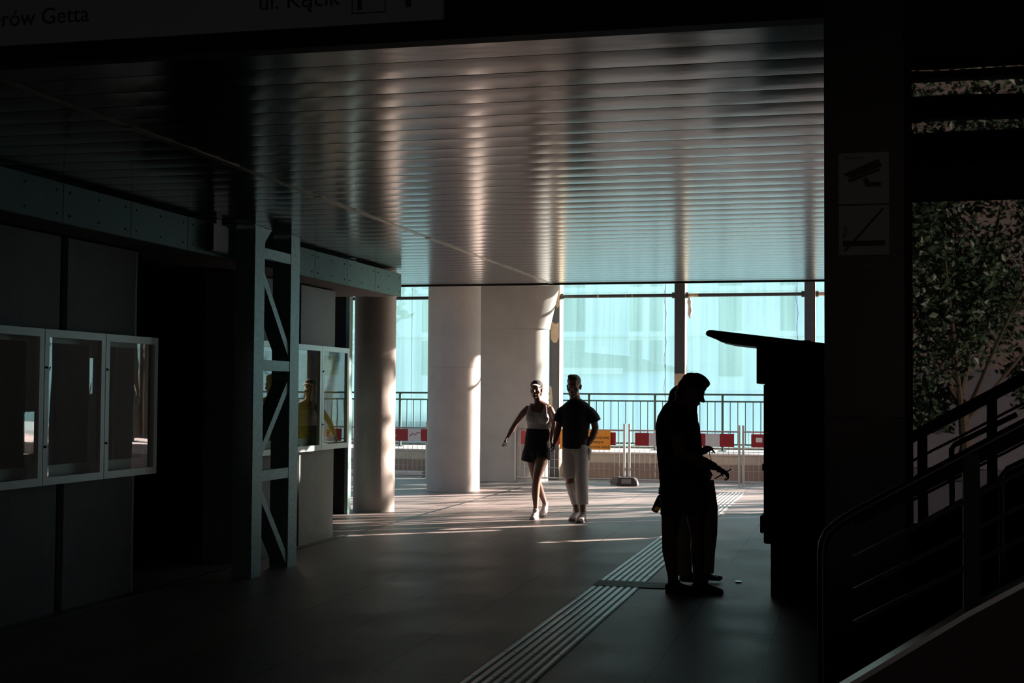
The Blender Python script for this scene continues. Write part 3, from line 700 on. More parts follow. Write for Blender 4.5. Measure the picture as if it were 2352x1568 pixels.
# ---------------------------------------------------------------- people
def ellip(bm, c, r, Rm=None, u=14, v=10):
    mtx = Matrix.Diagonal((*r, 1))
    if Rm is not None: mtx = Rm.to_4x4() @ mtx
    mtx = Matrix.Translation(V(c)) @ mtx
    bmesh.ops.create_uvsphere(bm, u_segments=u, v_segments=v, radius=1, matrix=mtx)
def loft(bm, rings, front, seg=20, flat=False):
    """rings: (point, half width, half depth); width runs across `front`, depth along it"""
    front = V(front); P = [V(r[0]) for r in rings]; out = []
    for i, (p, a, b) in enumerate(rings):
        t = (P[min(i+1, len(P)-1)]-P[max(i-1, 0)]).normalized()
        s = t.cross(front)
        if s.length < .15: s = t.cross(V((0, 0, 1)))
        s.normalize(); d = s.cross(t).normalized()
        if d.dot(front) < 0: d = -d
        out.append((V(p), s, d, a, b, t))
    full = list(out)
    if not flat:
        p, s, d, a, b, t = out[0]; e = min(a, b)*.7
        full = [(p-t*e, s, d, a*.25, b*.25, t), (p-t*e*.7, s, d, a*.7, b*.7, t)]+full
        p, s, d, a, b, t = out[-1]; e = min(a, b)*.7
        full += [(p+t*e*.7, s, d, a*.7, b*.7, t), (p+t*e, s, d, a*.25, b*.25, t)]
    rs = [[bm.verts.new(p+s*a*math.cos(2*math.pi*k/seg)+d*b*math.sin(2*math.pi*k/seg)) for k in range(seg)] for p, s, d, a, b, t in full]
    for A, Bq in zip(rs, rs[1:]):
        for k in range(seg): bm.faces.new((A[k], A[(k+1) % seg], Bq[(k+1) % seg], Bq[k]))
    bm.faces.new(rs[0][::-1]); bm.faces.new(rs[-1])
def fuse(name, bm, m, parent, vox=.006, sm=4, label=None):
    bmesh.ops.recalc_face_normals(bm, faces=bm.faces)
    root = parent
    while root.parent: root = root.parent
    me = bpy.data.meshes.new(name); bmesh.ops.translate(bm, verts=bm.verts, vec=-root.location)
    bm.to_mesh(me); bm.free()
    o = bpy.data.objects.new(name, me); COL.objects.link(o); o.parent = parent
    r = o.modifiers.new('r', 'REMESH'); r.mode = 'VOXEL'; r.voxel_size = vox; r.use_smooth_shade = True
    s = o.modifiers.new('s', 'SMOOTH'); s.iterations = sm; s.factor = .5
    bpy.context.view_layer.update()
    me2 = bpy.data.meshes.new_from_object(o.evaluated_get(bpy.context.evaluated_depsgraph_get()))
    o.modifiers.clear(); o.data = me2; me2.name = name; me2.materials.clear(); me2.materials.append(m)
    for p in me2.polygons: p.use_smooth = True
    if label: o['label'] = label
    return o
def head(bm, c, Rm, s=1.0, nose=1.0):
    c = V(c); f = lambda x, y, z: c+Rm @ (V((x, y, z))*s)
    E_ = lambda p, r: ellip(bm, f(*p), [q*s for q in r], Rm)
    E_((0, -.018, .035), (.074, .094, .088)); E_((0, .022, -.02), (.064, .072, .085)); E_((0, .030, -.072), (.057, .056, .042))
    E_((0, .076, -.104), (.022, .018, .016)); E_((0, .070, .026), (.052, .024, .016)); E_((0, .045, .06), (.055, .045, .045))
    loft(bm, [(f(0, .084, .018), .009*s, .008*s), (f(0, .098, -.008), .010*s, .010*s), (f(0, .098+.016*nose, -.030), .013*s, .013*s)], Rm @ V((0, 1, 0)))
    E_((.012, .094, -.036), (.008, .011, .007)); E_((-.012, .094, -.036), (.008, .011, .007))
    E_((0, .090, -.060), (.024, .014, .0065)); E_((0, .087, -.073), (.020, .014, .007))
    for k in (-1, 1):
        E_((.031*k, .064, .004), (.014, .013, .010)); E_((.042*k, .058, -.030), (.022, .022, .020))
        E_((.075*k, -.012, -.008), (.009, .018, .030)); E_((.080*k, -.016, .010), (.008, .014, .014))
def hand(bm, wrist, d, pn, thumb, s=1.0, curl=.5, tcurl=.3, spread=.06):
    """d: pointing direction, pn: palm normal (fingers curl towards it), thumb: side direction"""
    d = V(d).normalized(); pn = V(pn); pn = (pn-d*pn.dot(d)).normalized(); th = V(thumb); th = (th-d*th.dot(d)-pn*th.dot(pn)).normalized()
    w = V(wrist)
    loft(bm, [(w-d*.01*s, .026*s, .019*s), (w+d*.03*s, .034*s, .016*s), (w+d*.06*s, .040*s, .015*s), (w+d*.088*s, .040*s, .012*s)], pn)
    ellip(bm, w+d*.035*s+th*.024*s+pn*.008*s, (.022*s, .022*s, .026*s))
    for k, (off, L) in enumerate(((.030, .072), (.010, .080), (-.010, .075), (-.029, .058))):
        p = w+d*.085*s+th*off*s; a = curl*(1+.12*k); dd = (d+th*(off*spread/.03)).normalized(); pts = [(p-dd*.02*s, .0092*s, .0092*s), (p, .0090*s, .0090*s)]
        ang = 0
        for q, fr in enumerate((.45, .32, .23)):
            ang += a*(.7 if q == 0 else 1); v = dd*math.cos(ang)+pn*math.sin(ang)
            p = p+v*L*fr*s; pts.append((p, (.0085-.0008*q)*s, (.0085-.0008*q)*s))
        loft(bm, pts, th.cross(d) if False else pn, seg=10)
    p = w+d*.022*s+th*.030*s; v = (d*.75+th*.65+pn*tcurl).normalized()
    p2 = p+v*.038*s; v2 = (d*.9+th*.25+pn*(tcurl+.3)).normalized(); p3 = p2+v2*.030*s; p4 = p3+(v2+pn*.2).normalized()*.024*s
    loft(bm, [(p, .012*s, .012*s), (p2, .0105*s, .0105*s), (p3, .0098*s, .0098*s), (p4, .0082*s, .0082*s)], pn if abs(v.dot(pn)) < .8 else d, seg=10)
def shoe(bm, ankle, heel, toe, w=.048, h=.07):
    ankle, heel, toe = V(ankle), V(heel), V(toe); f = (toe-heel); L = f.length; f.normalize(); up = V((0, 0, 1))
    fr = f
    P = []
    for u, a, b, lift in ((0.02, .60, .95, 0), (.15, .84, 1.1, 0), (.35, .84, 1.2, 0), (.55, .96, .95, 0), (.82, 1.0, .62, 0), (.97, .62, .42, 0)):
        P.append((heel+f*L*u+up*(h*b*.5), w*a, h*b*.5))
    side_front = up
    loft(bm, P, side_front, seg=16)
    loft(bm, [(heel+f*L*.24+up*h*.5, w*.84, w*1.15), (V((ankle.x, ankle.y, max(ankle.z, heel.z+h*1.2))), w*.84, w*.98)], fr, seg=16, flat=True)
def sole(bm, heel, toe, w=.050, h=.02):
    heel, toe = V(heel), V(toe); f = toe-heel; f.normalize(); s = f.cross(V((0, 0, 1))); L = (toe-heel).length
    P = []
    for u, a in ((-.02, .4), (.05, .75), (.25, .80), (.45, .78), (.65, 1.0), (.85, .98), (.97, .62), (1.01, .3)): P.append((u, a))
    pl_ = [heel+f*L*u+s*w*a for u, a in P]+[heel+f*L*u-s*w*a for u, a in P[::-1]]
    A = [bm.verts.new(p) for p in pl_]; T = [bm.verts.new(p+V((0, 0, h))) for p in pl_]
    bm.faces.new(A[::-1]); bm.faces.new(T)
    for i in range(len(A)): bm.faces.new((A[i], A[(i+1) % len(A)], T[(i+1) % len(A)], T[i]))
def frame(front, pitch_=0, roll_=0):
    f = V(front).normalized(); up = V((0, 0, 1)); r = f.cross(up).normalized()
    Rm = Matrix((r, f, up)).transposed()
    return Matrix.Rotation(pitch_, 3, r) @ Matrix.Rotation(roll_, 3, f) @ Rm
M['skin'] = mat('skin', (.21, .115, .085), .5, noise=.06, nscale=20)
M['skin2'] = mat('skin_tanned', (.17, .10, .075), .5, noise=.06, nscale=20)
M['hair_dark'] = mat('hair_dark', (.018, .012, .010), .55, noise=.4, nscale=60, bump=.6, bscale=150)
M['tee_black'] = mat('tshirt_black', (.012, .012, .014), .9, bump=.3, bscale=18)
M['tank_white'] = mat('tank_top_white', (.50, .49, .50), .9, bump=.5, bscale=14)
M['shorts_black'] = mat('shorts_black', (.010, .010, .012), .9, bump=.3, bscale=16)
M['jeans_white'] = mat('jeans_white', (.66, .62, .60), .85, noise=.05, bump=.8, bscale=10)
M['sneaker'] = mat('sneaker_white', (.50, .47, .46), .6)
M['sole'] = mat('sneaker_sole', (.20, .19, .19), .7)
M['sneaker_dark'] = mat('sneaker_dark', (.03, .028, .028), .6)
M['tee_navy'] = mat('tshirt_navy', (.014, .014, .018), .95, bump=.3, bscale=18)
M['shorts_grey'] = mat('shorts_grey', (.055, .055, .058), .95, bump=.3, bscale=18)
M['trousers_pale'] = mat('trousers_pale', (.42, .40, .40), .95, bump=.3, bscale=12)
M['phone'] = mat('phone_black', (.012, .012, .014), .2)
M['cap'] = mat('cap_black', (.015, .015, .017), .8)
M['cap_white'] = mat('cap_peak_white', (.55, .53, .52), .7)
M['amber'] = mat('bottle_amber', (.16, .05, .004), .08, spec=.8)
t_ = M['amber'].node_tree.nodes['Principled BSDF']; t_.inputs['Transmission Weight'].default_value = .85
FR = V((0, -1, 0))
G_COUPLE = 'couple walking hand in hand'

def walking_man():
    Y = 17.27
    r = thing('person', 'person in a black T-shirt and ripped white jeans walking, hand in hand', 'person', (-3.36, Y, 0))
    bm = bmesh.new()
    P = lambda x, z, dy=0: V((x, Y+dy, z))
    loft(bm, [(P(-3.415, .88), .15, .10), (P(-3.415, .98), .17, .115), (P(-3.417, 1.12), .15, .105), (P(-3.42, 1.30), .175, .12), (P(-3.42, 1.41), .185, .115), (P(-3.42, 1.475), .15, .085), (P(-3.425, 1.52), .075, .068)], FR)
    loft(bm, [(P(-3.425, 1.49), .085, .072), (P(-3.43, 1.55), .066, .066), (P(-3.44, 1.62, -.01), .063, .066)], FR)
    head(bm, P(-3.442, 1.688, -.01), frame((-.02, -1, -.02), R(-3)), 1.15)
    # image-left arm (his right), hand joined with the woman's
    loft(bm, [(P(-3.58, 1.405), .050, .050), (P(-3.625, 1.33, -.0), .052, .052), (P(-3.635, 1.20), .043, .045), (P(-3.655, 1.10, -.03), .042, .042), (P(-3.675, .985, -.06), .028, .030)], FR)
    hand(bm, P(-3.677, .98, -.06), (-.10, -.12, -1), (-1, 0, 0), (0, -1, .1), 1.0, .75)
    # image-right arm, hand in pocket
    loft(bm, [(P(-3.265, 1.405), .050, .050), (P(-3.20, 1.33, .02), .052, .052), (P(-3.175, 1.17, .05), .045, .046), (P(-3.20, 1.06, .02), .043, .042), (P(-3.262, .955, -.03), .030, .030)], FR)
    hand(bm, P(-3.262, .955, -.03), (-.25, -.1, -1), (-.6, .6, 0), (-.3, -1, 0), .95, .35)
    # legs
    for sx, pts in ((-1, [(-3.49, .88, 0, .095, .10), (-3.487, .70, -.03, .083, .088), (-3.465, .505, -.05, .058, .062), (-3.435, .34, .0, .056, .062), (-3.405, .12, .03, .036, .042)]),
                    (1, [(-3.335, .88, 0, .095, .10), (-3.325, .70, -.06, .083, .088), (-3.312, .525, -.12, .058, .062), (-3.30, .35, -.16, .056, .062), (-3.292, .13, -.17, .036, .042)])):
        loft(bm, [(P(x, z, dy), a, b) for x, z, dy, a, b in pts], FR)
    for a, dy in ((-3.41, .03), (-3.29, -.17)):
        loft(bm, [(P(a, .04, dy+.04), .033, .025), (P(a, .03, dy-.14), .034, .014)], V((0, 0, 1)))
    fuse('body', bm, M['skin2'], r, .0055)
    # T-shirt, oversize with drop sleeves
    bm = bmesh.new()
    loft(bm, [(P(-3.425, .905), .165, .14), (P(-3.425, 1.0), .165, .14), (P(-3.42, 1.15), .17, .135), (P(-3.42, 1.30), .19, .14), (P(-3.42, 1.40), .205, .135), (P(-3.42, 1.445), .188, .115), (P(-3.422, 1.475), .155, .10), (P(-3.424, 1.505), .11, .088), (P(-3.425, 1.53), .082, .080)], FR, flat=True)
    for pts in ([(-3.56, 1.40, 0, .060, .085), (-3.60, 1.37, 0, .066, .092), (-3.63, 1.31, 0, .070, .095), (-3.647, 1.243, 0, .074, .095)],
                [(-3.28, 1.40, 0, .060, .085), (-3.235, 1.37, .0, .066, .092), (-3.195, 1.31, .02, .072, .095), (-3.172, 1.25, .03, .077, .095)]):
        loft(bm, [(P(x, z, dy), a, b) for x, z, dy, a, b in pts], FR, flat=True)
    sh = fuse('t_shirt', bm, M['tee_black'], r, .0065, 10)
    bm = bmesh.new(); ellip(bm, P(-3.335, 1.385, -.128), (.024, .004, .008), Matrix.Rotation(R(20), 3, 'Y')); part('chest_print', bm, M['steel_dark'], sh)
    # jeans
    bm = bmesh.new()
    loft(bm, [(P(-3.417, .80), .10, .10), (P(-3.417, .88), .158, .118), (P(-3.417, .97), .165, .12)], FR, flat=True)
    def leg(pts): loft(bm, [(P(x, z, dy), a, b) for x, z, dy, a, b in pts], FR, flat=True)
    leg([(-3.492, .93, 0, .095, .112), (-3.492, .78, -.02, .096, .105), (-3.488, .60, -.04, .086, .09), (-3.478, .525, -.05, .080, .083)])
    leg([(-3.470, .485, -.05, .074, .080), (-3.45, .40, -.03, .072, .078), (-3.43, .30, .0, .066, .072), (-3.413, .215, .02, .062, .07)])
    leg([(-3.476, .55, -.035, .070, .06), (-3.468, .45, -.03, .068, .06)])
    leg([(-3.335, .93, 0, .095, .112), (-3.33, .78, -.04, .092, .103), (-3.318, .60, -.10, .082, .087), (-3.308, .45, -.14, .080, .084), (-3.298, .33, -.16, .076, .080), (-3.292, .215, -.165, .072, .078)])
    ellip(bm, P(-3.238, .87, -.02), (.03, .05, .06)); ellip(bm, P(-3.245, .80, -.02), (.03, .05, .05))
    j = fuse('jeans', bm, M['jeans_white'], r, .006, 3)
    bm = bmesh.new()
    fh = P(-3.442, 1.70, -.01); Rm = frame((-.02, -1, -.02), R(-3))
    for p, e in (((0, -.014, .055), (.082, .098, .080)), ((0, .035, .088), (.066, .055, .036)), ((0, -.05, .01), (.078, .075, .085)), ((.02, .02, .112), (.05, .05, .024))):
        ellip(bm, fh+Rm @ V(p)*1.08, [q_*1.08 for q_ in e], Rm)
    fuse('hair', bm, M['hair_dark'], r, .006, 2)
    for x, dy, zz in ((-3.418, .06, 0), (-3.29, -.15, 0.0)):
        bm = bmesh.new(); shoe(bm, P(x, .15, dy), P(x-.0, .012+zz, dy+.06), P(x-.02, .012+zz, dy-.21), .052, .075)
        s_ = fuse('sneaker', bm, M['sneaker'], r, .006, 2)
        bm = bmesh.new(); sole(bm, P(x, .0+zz, dy+.06), P(x-.02, .0+zz, dy-.21), .054, .024); part('sole', bm, M['sole'], s_)
walking_man()

def walking_woman():
    Y = 17.35
    r = thing('person', 'person in a white tank top, black shorts and cap, walking with one arm swung out', 'person', (-3.93, Y, 0))
    P = lambda x, z, dy=0: V((x, Y+dy, z)); bm = bmesh.new()
    loft(bm, [(P(-3.93, .80), .13, .095), (P(-3.93, .90), .165, .115), (P(-3.93, 1.0), .155, .105), (P(-3.925, 1.14), .130, .09), (P(-3.92, 1.28), .15, .10), (P(-3.915, 1.38), .165, .10), (P(-3.912, 1.44), .15, .08), (P(-3.925, 1.485), .06, .055)], FR)
    for k in (-1, 1): ellip(bm, P(-3.92+.07*k, 1.29, -.06), (.068, .050, .062))
    loft(bm, [(P(-3.925, 1.46), .055, .055), (P(-3.935, 1.53), .047, .05), (P(-3.945, 1.57, -.005), .046, .05)], FR)
    head(bm, P(-3.949, 1.648, -.01), frame((-.05, -1, .02), 0), .96)
    loft(bm, [(P(-4.055, 1.412), .042, .044), (P(-4.13, 1.34, .0), .042, .044), (P(-4.225, 1.215, .01), .034, .037), (P(-4.275, 1.12, -.01), .033, .035), (P(-4.318, 1.04, -.03), .022, .025)], FR)
    hand(bm, P(-4.32, 1.035, -.03), (-.42, -.2, -.8), (.8, -.2, -.5), (0, -1, 0), .9, .75, .5)
    loft(bm, [(P(-3.775, 1.412), .042, .044), (P(-3.735, 1.33, .02), .042, .044), (P(-3.722, 1.20, .03), .035, .037), (P(-3.73, 1.10, .0), .034, .035), (P(-3.738, 1.0, -.06), .023, .026)], FR)
    hand(bm, P(-3.738, .995, -.06), (.12, -.1, -1), (1, .1, 0), (.1, -1, 0), .9, .7)
    loft(bm, [(P(-3.865, .87), .092, .10), (P(-3.875, .72, -.05), .078, .085), (P(-3.915, .525, -.10), .054, .058), (P(-3.93, .42, -.09), .052, .056), (P(-3.938, .33, -.07), .050, .056), (P(-3.938, .15, -.05), .030, .035), (P(-3.938, .08, -.05), .030, .04)], FR)
    loft(bm, [(P(-4.0, .87), .092, .10), (P(-3.995, .72, .04), .076, .085), (P(-3.975, .50, .12), .054, .058), (P(-3.955, .38, .20), .052, .058), (P(-3.92, .24, .30), .034, .038), (P(-3.905, .17, .34), .030, .036)], FR)
    loft(bm, [(P(-3.938, .04, -.02), .03, .024), (P(-3.942, .03, -.16), .032, .014)], V((0, 0, 1)))
    loft(bm, [(P(-3.905, .14, .36), .03, .026), (P(-3.905, .055, .24), .034, .02)], V((0, 0, 1)))
    fuse('body', bm, M['skin'], r, .0055)
    bm = bmesh.new()
    loft(bm, [(P(-3.925, 1.10), .144, .11), (P(-3.925, 1.16), .142, .108), (P(-3.922, 1.24), .152, .112), (P(-3.92, 1.30), .165, .118), (P(-3.917, 1.36), .155, .112)], FR, flat=True)
    for k in (-1, 1): ellip(bm, P(-3.92+.072*k, 1.285, -.070), (.082, .056, .082))
    for k in (-1, 1):
        loft(bm, [(P(-3.92+.092*k, 1.32, -.098), .046, .014), (P(-3.917+.098*k, 1.39, -.092), .030, .012), (P(-3.917+.098*k, 1.43, -.075), .022, .010), (P(-3.915+.09*k, 1.468, -.02), .020, .010), (P(-3.915+.095*k, 1.45, .06), .022, .010), (P(-3.917+.10*k, 1.35, .09), .03, .012)], (0, -1, .3), seg=12)
    fuse('tank_top', bm, M['tank_white'], r, .006, 12)
    bm = bmesh.new()
    loft(bm, [(P(-3.935, .82), .15, .12), (P(-3.93, .93), .175, .125), (P(-3.93, 1.03), .165, .12), (P(-3.925, 1.15), .148, .114)]
, FR, flat=True)
    loft(bm, [(P(-4.01, .93), .09, .11), (P(-4.03, .83, .02), .105, .115), (P(-4.045, .735, .03), .110, .115)], FR, flat=True)
    loft(bm, [(P(-3.86, .93), .09, .11), (P(-3.85, .85, -.02), .10, .115), (P(-3.85, .765, -.04), .102, .115)], FR, flat=True)
    loft(bm, [(P(-3.94, .90), .11, .115), (P(-3.945, .752), .10, .11)], FR, flat=True)
    fuse('shorts', bm, M['shorts_black'], r, .0065, 6)
    fh = P(-3.949, 1.648, -.01); Rm = frame((-.05, -1, .02), 0)
    bm = bmesh.new()
    for p, e in (((0, -.03, .03), (.075, .092, .085)), ((0, -.06, -.03), (.062, .055, .08)), ((0, -.10, .02), (.03, .04, .04))): ellip(bm, fh+Rm @ V(p)*.96, e, Rm)
    fuse('hair', bm, M['hair_dark'], r, .006, 2)
    bm = bmesh.new()
    for p, e in (((0, -.015, .062), (.080, .100, .066)),): ellip(bm, fh+Rm @ V(p)*.96, e, Rm)
    cp = fuse('cap', bm, M['cap'], r, .006, 2)
    bm = bmesh.new(); pk = [(fh+Rm @ V((a*.068, .068+.075*math.sqrt(max(0, 1-a*a)), .052-.018*a*a+.0*abs(a)))) for a in [-1+.2*i for i in range(11)]]
    pk2 = [(fh+Rm @ V((a*.068, .055+.03*math.sqrt(max(0, 1-a*a)), .066-.018*a*a))) for a in [-1+.2*i for i in range(11)]]
    A = [bm.verts.new(p) for p in pk+pk2[::-1]]; T = [bm.verts.new(p+V((0, 0, .006))) for p in pk+pk2[::-1]]
    n = len(pk)
    for L in (A, T):
        for i in range(n-1): bm.faces.new((L[i], L[i+1], L[2*n-2-i], L[2*n-1-i]))
    for i in range(2*n): bm.faces.new((A[i], A[(i+1) % (2*n)], T[(i+1) % (2*n)], T[i]))
    part('peak', bm, M['cap_white'], cp, smooth=True)
    for h, t in ((P(-3.936, .0, .05-.06), P(-3.945, .0, -.22)), (P(-3.905, .075, .40), P(-3.905, 0.002, .17))):
        bm = bmesh.new(); shoe(bm, h+(t-h)*.22+V((0, 0, .13)), h+V((0, 0, .012)), t+V((0, 0, .012)), .045, .07)
        s_ = fuse('sneaker', bm, M['sneaker'], r, .006, 2)
        bm = bmesh.new(); sole(bm, h, t, .047, .022); part('sole', bm, M['sole'], s_)
walking_woman()
ph = obj('phone', bm := B((-.02, .02, -.004, .004, -.038, .038)), M['alu'], origin=(0, 0, 0)); ph.location = (-4.352, 17.27, .945); ph.rotation_euler = (R(10), R(55), R(50))
tag(ph, 'small pale phone in the swung-out hand of the person in the tank top', 'phone')

def standing_man():
    Y = 11.30; FX = V((1, 0, 0))
    r = thing('person', 'person in a dark T-shirt and knee-length shorts standing head bent over a phone', 'person', (-1.36, Y, 0))
    P = lambda x, z, dy=0: V((x, Y+dy, z)); bm = bmesh.new()
    loft(bm, [(P(-1.345, .86), .155, .12), (P(-1.345, .96), .165, .14), (P(-1.35, 1.08), .155, .13), (P(-1.375, 1.22), .175, .145), (P(-1.40, 1.35), .185, .14), (P(-1.40, 1.44), .16, .11), (P(-1.37, 1.51), .075, .075)], FX)
    loft(bm, [(P(-1.375, 1.44), .08, .09), (P(-1.345, 1.53), .066, .078), (P(-1.305, 1.61), .062, .070)], FX); loft(bm, [(P(-1.30, 1.42), .07, .07), (P(-1.285, 1.50), .055, .055), (P(-1.275, 1.56), .045, .045)], FX)
    hc = P(-1.272, 1.633); Rm = frame((1, -.04, 0), R(-30))
    head(bm, hc, Rm, 1.06, 1.25)
    # near arm (his right, towards camera): upper arm down, forearm forward with phone
    loft(bm, [(P(-1.385, 1.43, -.17), .055, .058), (P(-1.375, 1.30, -.20), .052, .055), (P(-1.335, 1.13, -.20), .044, .047), (P(-1.25, 1.085, -.16), .054, .052), (P(-1.165, 1.055, -.10), .047, .045), (P(-1.085, 1.02, -.05), .033, .032)], V((.7, 0, .7)))
    hand(bm, P(-1.085, 1.018, -.05), (.85, .15, -.42), (-.35, .2, -.9), (-.1, .9, .2), 1.1, .62, .45)
    # far arm bent holding own forearm side, mostly hidden
    loft(bm, [(P(-1.385, 1.43, .17), .055, .058), (P(-1.37, 1.30, .20), .052, .055), (P(-1.35, 1.14, .21), .044, .047), (P(-1.27, 1.06, .16), .044, .042), (P(-1.20, 1.0, .08), .028, .028)], V((.7, 0, .7)))
    hand(bm, P(-1.20, 1.0, .08), (.8, -.5, -.3), (0, -.6, -.8), (.2, -.2, .9), .98, .6)
    # legs
    loft(bm, [(P(-1.40, .86, -.09), .09, .095), (P(-1.425, .65, -.10), .078, .085), (P(-1.445, .44, -.10), .056, .060), (P(-1.44, .34, -.10), .055, .062), (P(-1.415, .14, -.10), .038, .042), (P(-1.41, .07, -.10), .038, .045)], FX)
    loft(bm, [(P(-1.29, .86, .09), .09, .095), (P(-1.25, .65, .06), .078, .085), (P(-1.225, .44, .02), .056, .060), (P(-1.225, .34, .0), .055, .062), (P(-1.215, .14, -.02), .038, .042), (P(-1.21, .07, -.02), .038, .045)], FX)
    loft(bm, [(P(-1.43, .045, -.10), .034, .03), (P(-1.28, .035, -.13), .036, .02)], V((0, 0, 1)))
    loft(bm, [(P(-1.22, .045, -.02), .034, .03), (P(-1.07, .035, -.03), .036, .02)], V((0, 0, 1)))
    fuse('body', bm, M['skin2'], r, .0055)
    bm = bmesh.new()
    loft(bm, [(P(-1.355, .90), .185, .185), (P(-1.36, 1.0), .185, .185), (P(-1.375, 1.12), .185, .185), (P(-1.385, 1.25), .195, .185), (P(-1.395, 1.35), .20, .180), (P(-1.40, 1.42), .19, .155), (P(-1.395, 1.48), .14, .115), (P(-1.375, 1.525), .085, .085)], FX, flat=True)
    ellip(bm, P(-1.42, 1.46), (.10, .15, .08))
    for s in (-1, 1):
        loft(bm, [(P(-1.39, 1.44, .15*s), .07, .08), (P(-1.37, 1.38, .20*s), .08, .10), (P(-1.345, 1.28, .215*s), .075, .105)], FX, flat=True)
    loft(bm, [(P(-1.25, 1.45, -.17), .06, .04), (P(-1.24, 1.29, -.19), .06, .045)], FX, flat=True)
    fuse('t_shirt', bm, M['tee_navy'], r, .0065, 3)
    bm = bmesh.new()
    loft(bm, [(P(-1.35, .80), .165, .155), (P(-1.35, .93), .175, .165)], FX, flat=True)
    loft(bm, [(P(-1.40, .90, -.09), .10, .125), (P(-1.415, .75, -.10), .105, .105), (P(-1.43, .615, -.11), .10, .085)], FX, flat=True)
    loft(bm, [(P(-1.29, .90, .08), .10, .13), (P(-1.26, .75, .06), .105, .12), (P(-1.245, .625, .05), .10, .095)], FX, flat=True)
    loft(bm, [(P(-1.345, .72, -.02), .08, .10), (P(-1.335, .64, -.02), .05, .07)], FX, flat=True)
    fuse('shorts', bm, M['shorts_grey'], r, .0065, 2)
    bm = bmesh.new()
    for p, e in (((0, -.022, .052), (.082, .102, .082)), ((0, .045, .10), (.058, .055, .038)), ((0, .066, .086), (.045, .028, .022)), ((0, -.06, .0), (.074, .066, .082)), ((0, -.07, -.06), (.055, .045, .05)), ((0, .01, .125), (.05, .06, .02))):
        ellip(bm, hc+Rm @ V(p)*1.06, e, Rm)
    fuse('hair', bm, M['hair_dark'], r, .006, 2)
    for h, t in ((P(-1.465, 0, -.09), P(-1.20, 0, -.15)), (P(-1.262, 0, -.01), P(-1.02, 0, -.05))):
        bm = bmesh.new(); shoe(bm, h+(t-h)*.22+V((0, 0, .11)), h+V((0, 0, .012)), t+V((0, 0, .012)), .050, .07)
        s_ = fuse('sneaker', bm, M['sneaker_dark'], r, .006, 2)
        bm = bmesh.new(); sole(bm, h, t, .052, .022); part('sole', bm, M['sneaker_dark'], s_)
standing_man()
ph = obj('phone', B((-.08, .08, -.036, .036, -.0045, .0045)), M['phone'], origin=(0, 0, 0), bevel=.003); ph.location = (-1.016, 11.27, .964); ph.rotation_euler = (R(-3), R(-31), R(0))
tag(ph, 'black phone held out by the person in the dark T-shirt', 'phone')

